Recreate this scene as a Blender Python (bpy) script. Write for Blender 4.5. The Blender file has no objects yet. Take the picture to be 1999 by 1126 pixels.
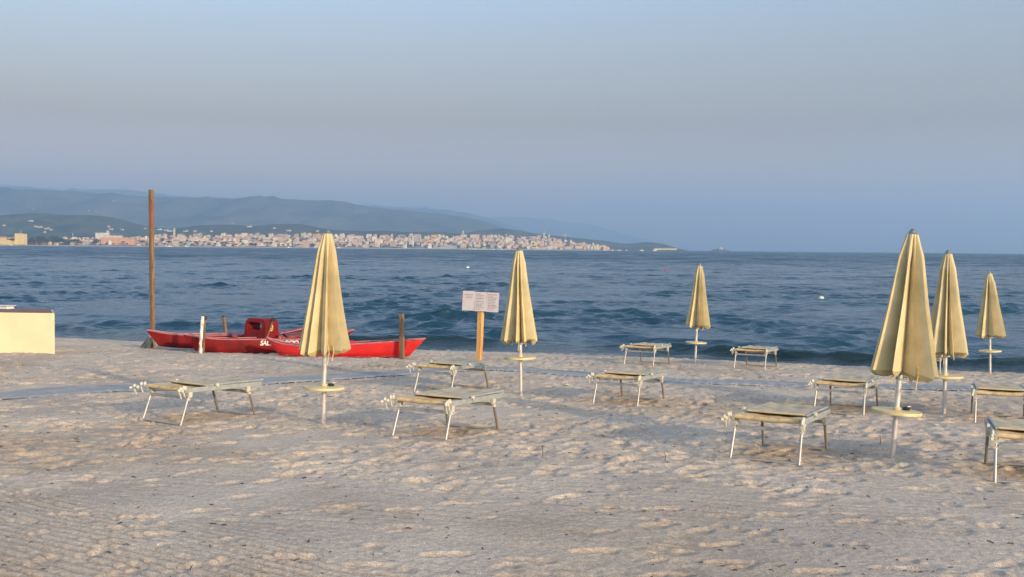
import bpy, bmesh, math, random
import numpy as np
from mathutils import Vector, Matrix, Euler

R = math.radians
sc = bpy.context.scene
col = sc.collection

# ------------------------------------------------------------------ camera
F = 2100.0                      # focal length in photo pixels (photo 1999 x 1126)
CX, CY = 999.5, 563.0
EYE = Vector((0, 0, 2.65))
PITCH = math.atan(77.4 / F)
ROLL = 0.0089
f_ = Vector((0, math.cos(PITCH), -math.sin(PITCH)))
r0 = Vector((1, 0, 0)); u0 = r0.cross(f_)
r_ = (r0 * math.cos(ROLL) + u0 * math.sin(ROLL)).normalized()
u_ = r_.cross(f_).normalized()
cd = bpy.data.cameras.new('camera'); cam = bpy.data.objects.new('camera', cd); col.objects.link(cam)
M3 = Matrix((r_, u_, -f_)).transposed()
cam.matrix_world = Matrix.Translation(EYE) @ M3.to_4x4()
cd.sensor_width = 36; cd.lens = 36 * F / 1999.0
cd.clip_start = 0.1; cd.clip_end = 90000
sc.camera = cam

# ------------------------------------------------------------------ sky, sun, exposure
SUN_EL, SUN_AZ = R(14.5), R(38)       # azimuth: behind the camera, to the right
sun_dir = Vector((math.sin(SUN_AZ) * math.cos(SUN_EL), -math.cos(SUN_AZ) * math.cos(SUN_EL), math.sin(SUN_EL)))
w = bpy.data.worlds.new("World"); sc.world = w; w.use_nodes = True
nt = w.node_tree; nt.nodes.clear()
out = nt.nodes.new('ShaderNodeOutputWorld'); bg = nt.nodes.new('ShaderNodeBackground')
sky = nt.nodes.new('ShaderNodeTexSky'); sky.sky_type = 'NISHITA'; sky.sun_disc = False
sky.sun_elevation = SUN_EL
sky.sun_rotation = math.atan2(sun_dir.x, sun_dir.y)
sky.air_density = 1.2; sky.dust_density = 1.5; sky.ozone_density = 2.0
tint = nt.nodes.new('ShaderNodeMix'); tint.data_type = 'RGBA'; tint.blend_type = 'MULTIPLY'
tint.inputs[0].default_value = 1.0
# the hazy sky away from the sun: bluer and dimmer towards the horizon, full strength overhead and on the sun's side
tc = nt.nodes.new('ShaderNodeTexCoord'); sx = nt.nodes.new('ShaderNodeSeparateXYZ'); nt.links.new(tc.outputs['Generated'], sx.inputs[0])
rz = nt.nodes.new('ShaderNodeMapRange'); rz.inputs[1].default_value = 0; rz.inputs[2].default_value = .6; nt.links.new(sx.outputs[2], rz.inputs[0])
ramp = nt.nodes.new('ShaderNodeValToRGB'); nt.links.new(rz.outputs[0], ramp.inputs[0]); cr_ = ramp.color_ramp
SKY_TINT = [(0.0, (.95, .67, .96)), (.09, (.68, .43, .46)), (.19, (.48, .30, .22)), (.28, (.60, .43, .38)), (.40, (.73, .62, .62)), (1.0, (1.15, 1.05, 1.05))]
while len(cr_.elements) < len(SKY_TINT): cr_.elements.new(.5)
for e_, (p_, c_) in zip(cr_.elements, SKY_TINT): e_.position = p_; e_.color = (*c_, 1)
ry = nt.nodes.new('ShaderNodeMapRange'); ry.inputs[1].default_value = .25; ry.inputs[2].default_value = -.35; nt.links.new(sx.outputs[1], ry.inputs[0])
sm = nt.nodes.new('ShaderNodeMix'); sm.data_type = 'RGBA'; nt.links.new(ry.outputs[0], sm.inputs[0]); nt.links.new(ramp.outputs[0], sm.inputs[6]); sm.inputs[7].default_value = (1.2, 1.1, 1.04, 1)
nt.links.new(sm.outputs[2], tint.inputs[7])
nt.links.new(sky.outputs[0], tint.inputs[6])
nt.links.new(tint.outputs[2], bg.inputs[0]); bg.inputs[1].default_value = 0.15
nt.links.new(bg.outputs[0], out.inputs[0])
sl = bpy.data.lights.new('sun', 'SUN'); so = bpy.data.objects.new('sun', sl); col.objects.link(so)
so.rotation_euler = sun_dir.to_track_quat('Z', 'Y').to_euler()
sl.energy = 2.45; sl.angle = R(0.6); sl.color = (1.0, 0.79, 0.52)
sc.view_settings.view_transform = 'Standard'; sc.view_settings.look = 'None'
sc.view_settings.exposure = 1.18; sc.view_settings.gamma = 1
sc.render.engine = 'CYCLES'
sc.cycles.use_denoising = True
sc.cycles.max_bounces = 6; sc.cycles.volume_bounces = 1
sc.cycles.caustics_reflective = False; sc.cycles.caustics_refractive = False

# ------------------------------------------------------------------ helpers
rng = np.random.default_rng(7)
random.seed(7)
_perm = rng.permutation(4096); _ang = rng.random(4096) * 2 * np.pi
_gx, _gy = np.cos(_ang), np.sin(_ang)
def noise(x, y):
    x = np.asarray(x, float); y = np.asarray(y, float)
    xi = np.floor(x).astype(int); yi = np.floor(y).astype(int); fx = x - xi; fy = y - yi
    def g(ix, iy, dx, dy):
        h = _perm[(_perm[ix & 4095] + iy) & 4095]
        return _gx[h] * dx + _gy[h] * dy
    u = fx * fx * fx * (fx * (fx * 6 - 15) + 10); v = fy * fy * fy * (fy * (fy * 6 - 15) + 10)
    a = g(xi, yi, fx, fy); b = g(xi + 1, yi, fx - 1, fy)
    c = g(xi, yi + 1, fx, fy - 1); d = g(xi + 1, yi + 1, fx - 1, fy - 1)
    return 1.5 * ((a * (1 - u) + b * u) * (1 - v) + (c * (1 - u) + d * u) * v)
def fbm(x, y, o=4, gain=.5):
    s = 0; a = 1
    for k in range(o):
        s = s + a * noise(x * 2**k + 17.3 * k, y * 2**k + 5.1 * k); a *= gain
    return s
def sstep(a, b, x):
    t = np.clip((x - a) / (b - a), 0, 1); return t * t * (3 - 2 * t)

_D = [-400, -60, -12, -3, 0, 1.2, 2.8, 6, 11.8, 16, 21, 26, 60, 400, 5000]
_Z = [-40, -5, -1.0, -.28, 0, .13, .22, .36, .57, .74, .98, 1.12, 1.3, 2.5, 6]
def shore_dist(x, y): return (27.14 - 0.2737 * x - y) * 0.9645 + .35 * np.sin(np.asarray(x) * .33 + 1)
def base_z(x, y): return np.interp(shore_dist(x, y), _D, _Z)
def ray(px, py):
    d = f_ + r_ * ((px - CX) / F) + u_ * ((CY - py) / F); return d
def G(px, py, dz=0.0):
    """the point of the beach seen at this place of the photograph"""
    d = ray(px, py); z = .5
    for _ in range(30):
        t = (z + dz - EYE.z) / d.z; p = EYE + d * t; z = float(base_z(p.x, p.y))
    return Vector((p.x, p.y, z))
def sea_pt(px, py):
    d = ray(px, py); t = -EYE.z / d.z; return EYE + d * t
def far_pt(px, py, dist):
    d = ray(px, py); return EYE + d * (dist / d.y)

def tagp(o, label=None, cat=None, group=None, kind=None):
    if label: o['label'] = label
    if cat: o['category'] = cat
    if group: o['group'] = group
    if kind: o['kind'] = kind
    return o
def empty(name, loc, rot=(0, 0, 0), **k):
    o = bpy.data.objects.new(name, None); col.objects.link(o)
    o.empty_display_size = .1; o.location = loc; o.rotation_euler = rot
    return tagp(o, **k)

class MB:
    def __init__(s): s.v = []; s.f = []; s.m = []
    def add(s, vs, fs, mi=0):
        n = len(s.v); s.v += [tuple(v) for v in vs]; s.f += [tuple(i + n for i in f) for f in fs]; s.m += [mi] * len(fs)
    def box(s, c, size, rot=None, mi=0, taper=1.0):
        hx, hy, hz = [q / 2 for q in size]; vs = []
        for z, k in ((-hz, 1), (hz, taper)):
            for x, y in ((-hx, -hy), (hx, -hy), (hx, hy), (-hx, hy)):
                v = Vector((x * k, y * k, z))
                if rot: v = Euler(rot).to_matrix() @ v
                vs.append(v + Vector(c))
        s.add(vs, [(3, 2, 1, 0), (4, 5, 6, 7), (0, 1, 5, 4), (1, 2, 6, 5), (2, 3, 7, 6), (3, 0, 4, 7)], mi)
    def tube(s, pts, r, n=10, mi=0, cap=True, rz=None):
        pts = [Vector(p) for p in pts]; rs = r if isinstance(r, (list, tuple)) else [r] * len(pts)
        vs = []; 
        for i, p in enumerate(pts):
            t = (pts[min(i + 1, len(pts) - 1)] - pts[max(i - 1, 0)]).normalized()
            a = t.cross(Vector((0, 0, 1)));
            if a.length < .05: a = t.cross(Vector((0, 1, 0)))
            a.normalize(); b = t.cross(a)
            for k in range(n):
                th = 2 * math.pi * k / n
                vs.append(p + (a * math.cos(th) + b * math.sin(th) * (rz or 1)) * rs[i])
        fs = [(i * n + k, i * n + (k + 1) % n, (i + 1) * n + (k + 1) % n, (i + 1) * n + k) for i in range(len(pts) - 1) for k in range(n)]
        if cap: fs += [tuple(range(n - 1, -1, -1)), tuple(range((len(pts) - 1) * n, len(pts) * n))]
        s.add(vs, fs, mi)
    def lathe(s, prof, n=24, c=(0, 0, 0), mi=0):
        vs = [(c[0] + r * math.cos(2 * math.pi * k / n), c[1] + r * math.sin(2 * math.pi * k / n), c[2] + z) for r, z in prof for k in range(n)]
        fs = [(i * n + k, i * n + (k + 1) % n, (i + 1) * n + (k + 1) % n, (i + 1) * n + k) for i in range(len(prof) - 1) for k in range(n)]
        fs += [tuple(range(n - 1, -1, -1)), tuple(range((len(prof) - 1) * n, len(prof) * n))]
        s.add(vs, fs, mi)
    def blob(s, c, rad, mi=0, seed=0, nu=10, nv=6, jag=.15):
        rd = random.Random(seed); vs = []
        for i in range(nv + 1):
            ph = math.pi * i / nv
            for k in range(nu):
                th = 2 * math.pi * k / nu; j = 1 + rd.uniform(-jag, jag)
                vs.append((c[0] + rad[0] * math.sin(ph) * math.cos(th) * j, c[1] + rad[1] * math.sin(ph) * math.sin(th) * j, c[2] + rad[2] * math.cos(ph) * j))
        s.add(vs, [(i * nu + k, (i + 1) * nu + k, (i + 1) * nu + (k + 1) % nu, i * nu + (k + 1) % nu) for i in range(nv) for k in range(nu)], mi)
    def mesh(s, name, mats, smooth=False, bevel=0):
        me = bpy.data.meshes.new(name); me.from_pydata(s.v, [], s.f)
        for m in (mats if isinstance(mats, (list, tuple)) else [mats]): me.materials.append(m)
        me.polygons.foreach_set('material_index', s.m)
        if smooth: me.polygons.foreach_set('use_smooth', [True] * len(s.f))
        if bevel or smooth:
            bm = bmesh.new(); bm.from_mesh(me)
            bmesh.ops.remove_doubles(bm, verts=bm.verts, dist=1e-5)
            bmesh.ops.recalc_face_normals(bm, faces=bm.faces)
            if bevel: bmesh.ops.bevel(bm, geom=[e for e in bm.edges if len(e.link_faces) == 2 and e.calc_face_angle(0) > .6], offset=bevel, segments=2, affect='EDGES', profile=.6)
            bm.to_mesh(me); bm.free()
        if smooth: me.set_sharp_from_angle(angle=R(50))
        me.update(); return me
    def build(s, name, mats, parent=None, smooth=False, bevel=0):
        o = bpy.data.objects.new(name, s.mesh(name, mats, smooth, bevel)); col.objects.link(o)
        if parent: o.parent = parent
        return o

def grid_mesh(name, X, Y, Z, mat, parent=None, attr=None):
    ny, nx = X.shape
    co = np.stack([X, Y, Z], -1).reshape(-1, 3).astype(np.float32)
    i = np.arange(ny - 1)[:, None] * nx + np.arange(nx - 1)[None, :]
    fc = np.stack([i, i + 1, i + nx + 1, i + nx], -1).reshape(-1)
    nf = (ny - 1) * (nx - 1)
    me = bpy.data.meshes.new(name)
    me.vertices.add(len(co)); me.vertices.foreach_set('co', co.ravel())
    me.loops.add(nf * 4); me.loops.foreach_set('vertex_index', fc.astype(np.int32))
    me.polygons.add(nf); me.polygons.foreach_set('loop_start', np.arange(nf, dtype=np.int32) * 4)
    me.polygons.foreach_set('loop_total', np.full(nf, 4, np.int32))
    me.polygons.foreach_set('use_smooth', np.ones(nf, bool))
    me.update(calc_edges=True)
    if attr is not None:
        for k, v in attr.items():
            a = me.attributes.new(k, 'FLOAT', 'POINT'); a.data.foreach_set('value', v.ravel().astype(np.float32))
    me.materials.append(mat)
    o = bpy.data.objects.new(name, me); col.objects.link(o)
    if parent: o.parent = parent
    return o

# ------------------------------------------------------------------ materials
def mat(name, color, rough=.6, metal=0., var=.15, scale=8., bump=0., bscale=60., spec=.5, stretch=(1, 1, 1), dark=None, darkscale=3., trans=0.):
    m = bpy.data.materials.new(name); m.use_nodes = True; n = m.node_tree.nodes; l = m.node_tree.links
    p = n['Principled BSDF']; p.inputs['Roughness'].default_value = rough; p.inputs['Metallic'].default_value = metal
    p.inputs['Specular IOR Level'].default_value = spec
    tc = n.new('ShaderNodeTexCoord'); mp = n.new('ShaderNodeMapping'); mp.inputs['Scale'].default_value = stretch
    l.new(tc.outputs['Object'], mp.inputs[0])
    ns = n.new('ShaderNodeTexNoise'); ns.inputs['Scale'].default_value = scale; ns.inputs['Detail'].default_value = 5
    l.new(mp.outputs[0], ns.inputs['Vector'])
    rp = n.new('ShaderNodeValToRGB'); c = color
    rp.color_ramp.elements[0].position = .3; rp.color_ramp.elements[1].position = .7
    rp.color_ramp.elements[0].color = (c[0] * (1 - var), c[1] * (1 - var), c[2] * (1 - var), 1)
    rp.color_ramp.elements[1].color = (min(1, c[0] * (1 + var)), min(1, c[1] * (1 + var)), min(1, c[2] * (1 + var)), 1)
    l.new(ns.outputs[0], rp.inputs[0]); last = rp.outputs[0]
    if dark:
        n2 = n.new('ShaderNodeTexNoise'); n2.inputs['Scale'].default_value = darkscale; n2.inputs['Detail'].default_value = 6
        l.new(mp.outputs[0], n2.inputs['Vector'])
        r2 = n.new('ShaderNodeMapRange'); r2.inputs[1].default_value = .52; r2.inputs[2].default_value = .68; l.new(n2.outputs[0], r2.inputs[0])
        mx = n.new('ShaderNodeMix'); mx.data_type = 'RGBA'; l.new(r2.outputs[0], mx.inputs[0]); l.new(last, mx.inputs[6]); mx.inputs[7].default_value = (*dark, 1)
        last = mx.outputs[2]
    l.new(last, p.inputs['Base Color'])
    if bump:
        nb = n.new('ShaderNodeTexNoise'); nb.inputs['Scale'].default_value = bscale; nb.inputs['Detail'].default_value = 4; l.new(mp.outputs[0], nb.inputs['Vector'])
        b = n.new('ShaderNodeBump'); b.inputs['Strength'].default_value = bump; b.inputs['Distance'].default_value = .01
        l.new(nb.outputs[0], b.inputs['Height']); l.new(b.outputs[0], p.inputs['Normal'])
    if trans:
        o = n['Material Output']; t = n.new('ShaderNodeBsdfTranslucent'); l.new(last, t.inputs[0])
        mx = n.new('ShaderNodeMixShader'); mx.inputs[0].default_value = trans
        l.new(p.outputs[0], mx.inputs[1]); l.new(t.outputs[0], mx.inputs[2]); l.new(mx.outputs[0], o.inputs[0])
    return m

M = {}
M['fabric'] = mat('umbrella_cloth', (.68, .57, .34), .85, var=.10, scale=5, bump=.25, bscale=25, spec=.2, trans=.14, dark=(.54, .46, .25), darkscale=2.2)
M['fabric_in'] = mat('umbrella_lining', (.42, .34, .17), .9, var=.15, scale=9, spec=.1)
M['chrome'] = mat('cap_metal', (.30, .29, .29), .4, .8, var=.1)
M['pole'] = mat('pole_steel', (.62, .58, .54), .42, .35, var=.12, scale=6, stretch=(3, 3, .8), dark=(.33, .28, .24), darkscale=7)
M['table'] = mat('cream_plastic', (.66, .53, .27), .5, var=.10, scale=10, bump=.1, dark=(.5, .40, .22), darkscale=5)
M['alu'] = mat('aluminium', (.40, .41, .38), .5, .35, var=.12, scale=12, dark=(.30, .31, .28), darkscale=8)
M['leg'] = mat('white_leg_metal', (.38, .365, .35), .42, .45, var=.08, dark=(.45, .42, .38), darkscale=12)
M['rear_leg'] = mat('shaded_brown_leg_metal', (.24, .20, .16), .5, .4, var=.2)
M['plastic'] = mat('white_plastic', (.54, .50, .41), .5, var=.06, dark=(.6, .55, .42), darkscale=14)
M['sling'] = mat('sling_mesh', (.72, .53, .29), .85, var=.12, scale=20, bump=.4, bscale=160, spec=.2, trans=.15, dark=(.42, .32, .18), darkscale=6)
M['sling2'] = mat('folded_mesh', (.55, .45, .31), .85, var=.10, scale=20, bump=.4, bscale=160, spec=.2, dark=(.34, .31, .21), darkscale=5)
M['red'] = mat('red_hull_paint', (.20, .010, .012), .5, spec=.25, var=.18, scale=4, dark=(.11, .008, .008), darkscale=2.5)
M['red_b'] = mat('bright_red_hull_paint', (.55, .018, .018), .35, var=.12, scale=4, dark=(.55, .03, .03), darkscale=2.5)
M['red_deck'] = mat('faded_red_deck', (.22, .035, .04), .6, spec=.25, var=.2, scale=6, dark=(.4, .14, .15), darkscale=6)
M['white'] = mat('white_paint', (.66, .64, .60), .5, var=.04)
M['black'] = mat('black_rubber', (.02, .02, .02), .5, var=.2)
M['wood'] = mat('weathered_wood', (.21, .125, .07), .8, var=.35, scale=9, stretch=(4, 4, .35), bump=.5, bscale=30, dark=(.12, .075, .045), darkscale=5)
M['wood_grey'] = mat('grey_wood', (.24, .21, .16), .85, var=.3, scale=9, stretch=(4, 4, .35), bump=.5, bscale=30, dark=(.10, .09, .07), darkscale=5)
M['pine'] = mat('fresh_pine', (.66, .36, .12), .65, var=.15, scale=7, stretch=(5, 5, .3), bump=.3, bscale=30, dark=(.42, .19, .06), darkscale=4)
M['white_pole'] = mat('peeling_white_pole', (.68, .64, .58), .6, var=.08, scale=7, dark=(.30, .24, .18), darkscale=9)
M['cream_wall'] = mat('cream_render', (.70, .62, .40), .9, var=.05, scale=2.5, bump=.3, bscale=80, spec=.2, dark=(.74, .65, .40), darkscale=1.3)
M['brown_top'] = mat('brown_coping', (.17, .08, .05), .6, var=.3, scale=6)
M['paper'] = mat('paper', (.40, .37, .40), .6, var=.05, scale=20)
M['ink'] = mat('ink', (.20, .19, .22), .7, var=.3, scale=30)
M['yellow'] = mat('emblem_yellow', (.75, .62, .25), .5, var=.1)

# sand
def sand_mat():
    m = bpy.data.materials.new('sand'); m.use_nodes = True; n = m.node_tree.nodes; l = m.node_tree.links
    p = n['Principled BSDF']; p.inputs['Roughness'].default_value = .95; p.inputs['Specular IOR Level'].default_value = .15
    tc = n.new('ShaderNodeTexCoord'); P = tc.outputs['Object']
    def nz(sc_, det=3, rough=.6):
        a = n.new('ShaderNodeTexNoise'); a.inputs['Scale'].default_value = sc_; a.inputs['Detail'].default_value = det; a.inputs['Roughness'].default_value = rough; l.new(P, a.inputs['Vector']); return a.outputs[0]
    def ramp(src, c0, c1, p0, p1):
        r = n.new('ShaderNodeValToRGB'); r.color_ramp.elements[0].position = p0; r.color_ramp.elements[1].position = p1
        r.color_ramp.elements[0].color = (*c0, 1); r.color_ramp.elements[1].color = (*c1, 1); l.new(src, r.inputs[0]); return r.outputs[0]
    def mix(a, b, f, mode='MIX', fac=None):
        x = n.new('ShaderNodeMix'); x.data_type = 'RGBA'; x.blend_type = mode
        if fac is None: l.new(f, x.inputs[0])
        else: x.inputs[0].default_value = fac
        l.new(a, x.inputs[6]); 
        if isinstance(b, tuple): x.inputs[7].default_value = (*b, 1)
        else: l.new(b, x.inputs[7])
        return x.outputs[2]
    c = ramp(nz(.8, 5), (.46, .385, .318), (.59, .495, .40), .35, .65)
    g = ramp(nz(160, 2, .8), (.35, .33, .3), (1.6, 1.6, 1.6), .32, .68)          # grains
    c = mix(c, g, None, 'MULTIPLY', .75)
    g2 = ramp(nz(30, 4, .85), (.60, .57, .53), (1.34, 1.34, 1.34), .36, .64)
    c = mix(c, g2, None, 'MULTIPLY', .6)
    # flecks of dark seagrass and shell
    v = n.new('ShaderNodeTexVoronoi'); v.inputs['Scale'].default_value = 14; l.new(P, v.inputs['Vector'])
    lt = n.new('ShaderNodeMath'); lt.operation = 'LESS_THAN'; lt.inputs[1].default_value = .055; l.new(v.outputs['Distance'], lt.inputs[0])
    c = mix(c, (.06, .045, .035), lt.outputs[0])
    # wet sand by the water, darker footprints and patches plus painted groove shade from the mesh attribute
    at = n.new('ShaderNodeAttribute'); at.attribute_name = 'wet'
    c = mix(c, (.13, .11, .09), at.outputs['Fac'])
    at2 = n.new('ShaderNodeAttribute'); at2.attribute_name = 'shade_tone'
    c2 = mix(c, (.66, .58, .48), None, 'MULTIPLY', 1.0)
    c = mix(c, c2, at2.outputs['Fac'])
    l.new(c, p.inputs['Base Color'])
    b = n.new('ShaderNodeBump'); b.inputs['Strength'].default_value = .55; b.inputs['Distance'].default_value = .006; l.new(nz(70, 4, .7), b.inputs['Height'])
    b2 = n.new('ShaderNodeBump'); b2.inputs['Strength'].default_value = .5; b2.inputs['Distance'].default_value = .02; l.new(nz(14, 3, .6), b2.inputs['Height']); l.new(b2.outputs[0], b.inputs['Normal'])
    l.new(b.outputs[0], p.inputs['Normal'])
    rr = n.new('ShaderNodeMapRange'); rr.inputs[3].default_value = .95; rr.inputs[4].default_value = .35; l.new(at.outputs['Fac'], rr.inputs[0]); l.new(rr.outputs[0], p.inputs['Roughness'])
    return m
M['sand'] = sand_mat()

def sea_mat():
    m = bpy.data.materials.new('sea_water'); m.use_nodes = True; n = m.node_tree.nodes; l = m.node_tree.links
    p = n['Principled BSDF']; p.inputs['Roughness'].default_value = .10; p.inputs['IOR'].default_value = 1.333
    tc = n.new('ShaderNodeTexCoord'); P = tc.outputs['Object']
    def nz(scale, st, det=3, rough=.55):
        mp = n.new('ShaderNodeMapping'); mp.inputs['Scale'].default_value = st; mp.inputs['Rotation'].default_value = (0, 0, .2); l.new(P, mp.inputs[0])
        a = n.new('ShaderNodeTexNoise'); a.inputs['Scale'].default_value = scale; a.inputs['Detail'].default_value = det; a.inputs['Roughness'].default_value = rough; l.new(mp.outputs[0], a.inputs['Vector']); return a.outputs[0]
    rp = n.new('ShaderNodeValToRGB'); rp.color_ramp.elements[0].position = .35; rp.color_ramp.elements[1].position = .65
    rp.color_ramp.elements[0].color = (.009, .036, .066, 1); rp.color_ramp.elements[1].color = (.016, .058, .092, 1)
    l.new(nz(.03, (.5, 1, 1), 5), rp.inputs[0])
    sh = n.new('ShaderNodeAttribute'); sh.attribute_name = 'shallow'
    mx = n.new('ShaderNodeMix'); mx.data_type = 'RGBA'; l.new(sh.outputs['Fac'], mx.inputs[0]); l.new(rp.outputs[0], mx.inputs[6]); mx.inputs[7].default_value = (.012, .028, .030, 1)
    fo = n.new('ShaderNodeAttribute'); fo.attribute_name = 'foam'
    fm = n.new('ShaderNodeMath'); fm.operation = 'MULTIPLY'; l.new(fo.outputs['Fac'], fm.inputs[0])
    fr = n.new('ShaderNodeMapRange'); fr.inputs[1].default_value = .5; fr.inputs[2].default_value = .62; l.new(nz(6, (1, 1, 1), 4, .7), fr.inputs[0]); l.new(fr.outputs[0], fm.inputs[1])
    m2 = n.new('ShaderNodeMix'); m2.data_type = 'RGBA'; l.new(fm.outputs[0], m2.inputs[0]); l.new(mx.outputs[2], m2.inputs[6]); m2.inputs[7].default_value = (.6, .6, .6, 1)
    l.new(m2.outputs[2], p.inputs['Base Color'])
    fa = n.new('ShaderNodeAttribute'); fa.attribute_name = 'far'
    fr2 = n.new('ShaderNodeMapRange'); fr2.inputs[3].default_value = .09; fr2.inputs[4].default_value = .12; l.new(fa.outputs['Fac'], fr2.inputs[0]); l.new(fr2.outputs[0], p.inputs['Roughness'])
    b1 = n.new('ShaderNodeBump'); b1.inputs['Distance'].default_value = .05; b1.inputs['Strength'].default_value = .8; l.new(nz(6.0, (.6, 1, 1), 4, .6), b1.inputs['Height'])
    b2 = n.new('ShaderNodeBump'); b2.inputs['Distance'].default_value = .16; b2.inputs['Strength'].default_value = .8; l.new(nz(1.2, (.55, 1, 1), 4, .6), b2.inputs['Height'])
    b3 = n.new('ShaderNodeBump'); b3.inputs['Distance'].default_value = .9; b3.inputs['Strength'].default_value = .5; l.new(nz(.22, (.35, 1, 1), 4, .6), b3.inputs['Height'])
    l.new(b1.outputs[0], b2.inputs['Normal']); l.new(b2.outputs[0], b3.inputs['Normal']); 
    # choppy facets given as slopes, so that they keep their tilt far out
    def ncol(scale, det):
        mp = n.new('ShaderNodeMapping'); mp.inputs['Scale'].default_value = (.45, 1, 1); l.new(P, mp.inputs[0])
        a = n.new('ShaderNodeTexNoise'); a.inputs['Scale'].default_value = scale; a.inputs['Detail'].default_value = det; a.inputs['Roughness'].default_value = .72; l.new(mp.outputs[0], a.inputs['Vector']); return a.outputs['Color']
    vs_ = n.new('ShaderNodeVectorMath'); vs_.operation = 'SUBTRACT'; vs_.inputs[1].default_value = (.5, .5, .5); l.new(ncol(.35, 6), vs_.inputs[0])
    vm = n.new('ShaderNodeVectorMath'); vm.operation = 'MULTIPLY_ADD'; vm.inputs[1].default_value = (1.2, 3.0, 0); vm.inputs[2].default_value = (0, -.34, 0); l.new(vs_.outputs[0], vm.inputs[0])
    k_ = n.new('ShaderNodeMapRange'); k_.inputs[3].default_value = .04; k_.inputs[4].default_value = .85; l.new(fa.outputs['Fac'], k_.inputs[0])
    vk = n.new('ShaderNodeVectorMath'); vk.operation = 'SCALE'; l.new(vm.outputs[0], vk.inputs[0]); l.new(k_.outputs[0], vk.inputs['Scale'])
    v2 = n.new('ShaderNodeVectorMath'); v2.operation = 'SUBTRACT'; v2.inputs[1].default_value = (.5, .5, .5); l.new(ncol(.13, 3), v2.inputs[0])
    v3 = n.new('ShaderNodeVectorMath'); v3.operation = 'MULTIPLY'; v3.inputs[1].default_value = (.8, 3.0, 0); l.new(v2.outputs[0], v3.inputs[0])
    v4 = n.new('ShaderNodeVectorMath'); v4.operation = 'SCALE'; l.new(v3.outputs[0], v4.inputs[0]); l.new(k_.outputs[0], v4.inputs['Scale'])
    v5 = n.new('ShaderNodeVectorMath'); v5.operation = 'ADD'; l.new(vk.outputs[0], v5.inputs[0]); l.new(v4.outputs[0], v5.inputs[1])
    va = n.new('ShaderNodeVectorMath'); va.operation = 'ADD'; l.new(b3.outputs[0], va.inputs[0]); l.new(v5.outputs[0], va.inputs[1])
    vn = n.new('ShaderNodeVectorMath'); vn.operation = 'NORMALIZE'; l.new(va.outputs[0], vn.inputs[0]); l.new(vn.outputs[0], p.inputs['Normal'])
    return m
M['sea'] = sea_mat()

def hill_mat(name, c1, c2, s1):
    m = bpy.data.materials.new(name); m.use_nodes = True; n = m.node_tree.nodes; l = m.node_tree.links
    p = n['Principled BSDF']; p.inputs['Roughness'].default_value = .95; p.inputs['Specular IOR Level'].default_value = .1
    tc = n.new('ShaderNodeTexCoord')
    a = n.new('ShaderNodeTexNoise'); a.inputs['Scale'].default_value = s1; a.inputs['Detail'].default_value = 8; a.inputs['Roughness'].default_value = .7; l.new(tc.outputs['Object'], a.inputs['Vector'])
    r = n.new('ShaderNodeValToRGB'); r.color_ramp.elements[0].position = .42; r.color_ramp.elements[1].position = .62
    r.color_ramp.elements[0].color = (*c1, 1); r.color_ramp.elements[1].color = (*c2, 1); l.new(a.outputs[0], r.inputs[0]); l.new(r.outputs[0], p.inputs['Base Color'])
    return m

# ------------------------------------------------------------------ beach
MAT_PTS = [(-300, 792), (0, 772), (92, 764), (194, 759), (300, 756), (420, 750), (520, 742), (640, 735), (740, 729), (860, 722), (980, 720), (1100, 727), (1200, 735), (1300, 742), (1450, 747), (1600, 751), (1720, 754), (1800, 756), (1890, 758), (1999, 762), (2250, 772)]
mat_pts = [G(*p) for p in MAT_PTS]
def resample(pts, step):
    out = [pts[0].copy()]; acc = 0
    n = len(pts)
    dense = []
    for i in range(n - 1):
        p0, p1, p2, p3 = pts[max(i - 1, 0)], pts[i], pts[i + 1], pts[min(i + 2, n - 1)]
        for k in range(40):
            t = k / 40
            dense.append(.5 * ((2 * p1) + (p2 - p0) * t + (2 * p0 - 5 * p1 + 4 * p2 - p3) * t * t + (3 * p1 - p0 - 3 * p2 + p3) * t ** 3))
    for a, b in zip(dense, dense[1:]):
        acc += (b - a).length
        if acc >= step: out.append(b.copy()); acc = 0
    return out
mat_line = resample(mat_pts, .06)
TRAIL = resample([G(*p) for p in [(-200, 672), (0, 697), (60, 720), (130, 745), (230, 762)]], .1)

xs = [0.0]
while xs[-1] < 900:
    x = xs[-1]; st = .014 if x < 3.2 else (.014 + (x - 3.2) * .0032 if x < 14 else .05 + (x - 14) * .12)
    xs.append(x + st)
xs = np.array([-v for v in xs[:0:-1]] + xs)
ys = [-60, -30, -15, -8, -4, -1, 1, 2.5, 3.5]
y = 4.0
while y < 34:
    ys.append(y); y += max(.0115, .0024 * y)
while y < 320: ys.append(y); y += .3 + (y - 34) * .15
ys = np.array(ys)
X, Y = np.meshgrid(xs, ys)
D = shore_dist(X, Y)
Z = base_z(X, Y)
onland = sstep(-1.0, .6, D)
fade = (np.abs(X) < 40) & (Y > -1) & (Y < 45)
# smooth masks: walkway, trail
def line_mask(pts, w0, w1):
    m = np.full(X.shape, 99.0)
    P_ = np.array([[p.x, p.y] for p in pts[::3]])
    sel = (Y > P_[:, 1].min() - 2) & (Y < P_[:, 1].max() + 2) & (np.abs(X) < 16)
    xx, yy = X[sel], Y[sel]; best = np.full(xx.shape, 99.0)
    for q in P_: best = np.minimum(best, (xx - q[0]) ** 2 + (yy - q[1]) ** 2)
    m[sel] = np.sqrt(best)
    return 1 - sstep(w0, w1, m)
mm = line_mask(mat_line, .45, .8); tm = line_mask(TRAIL, .3, .6)
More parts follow.
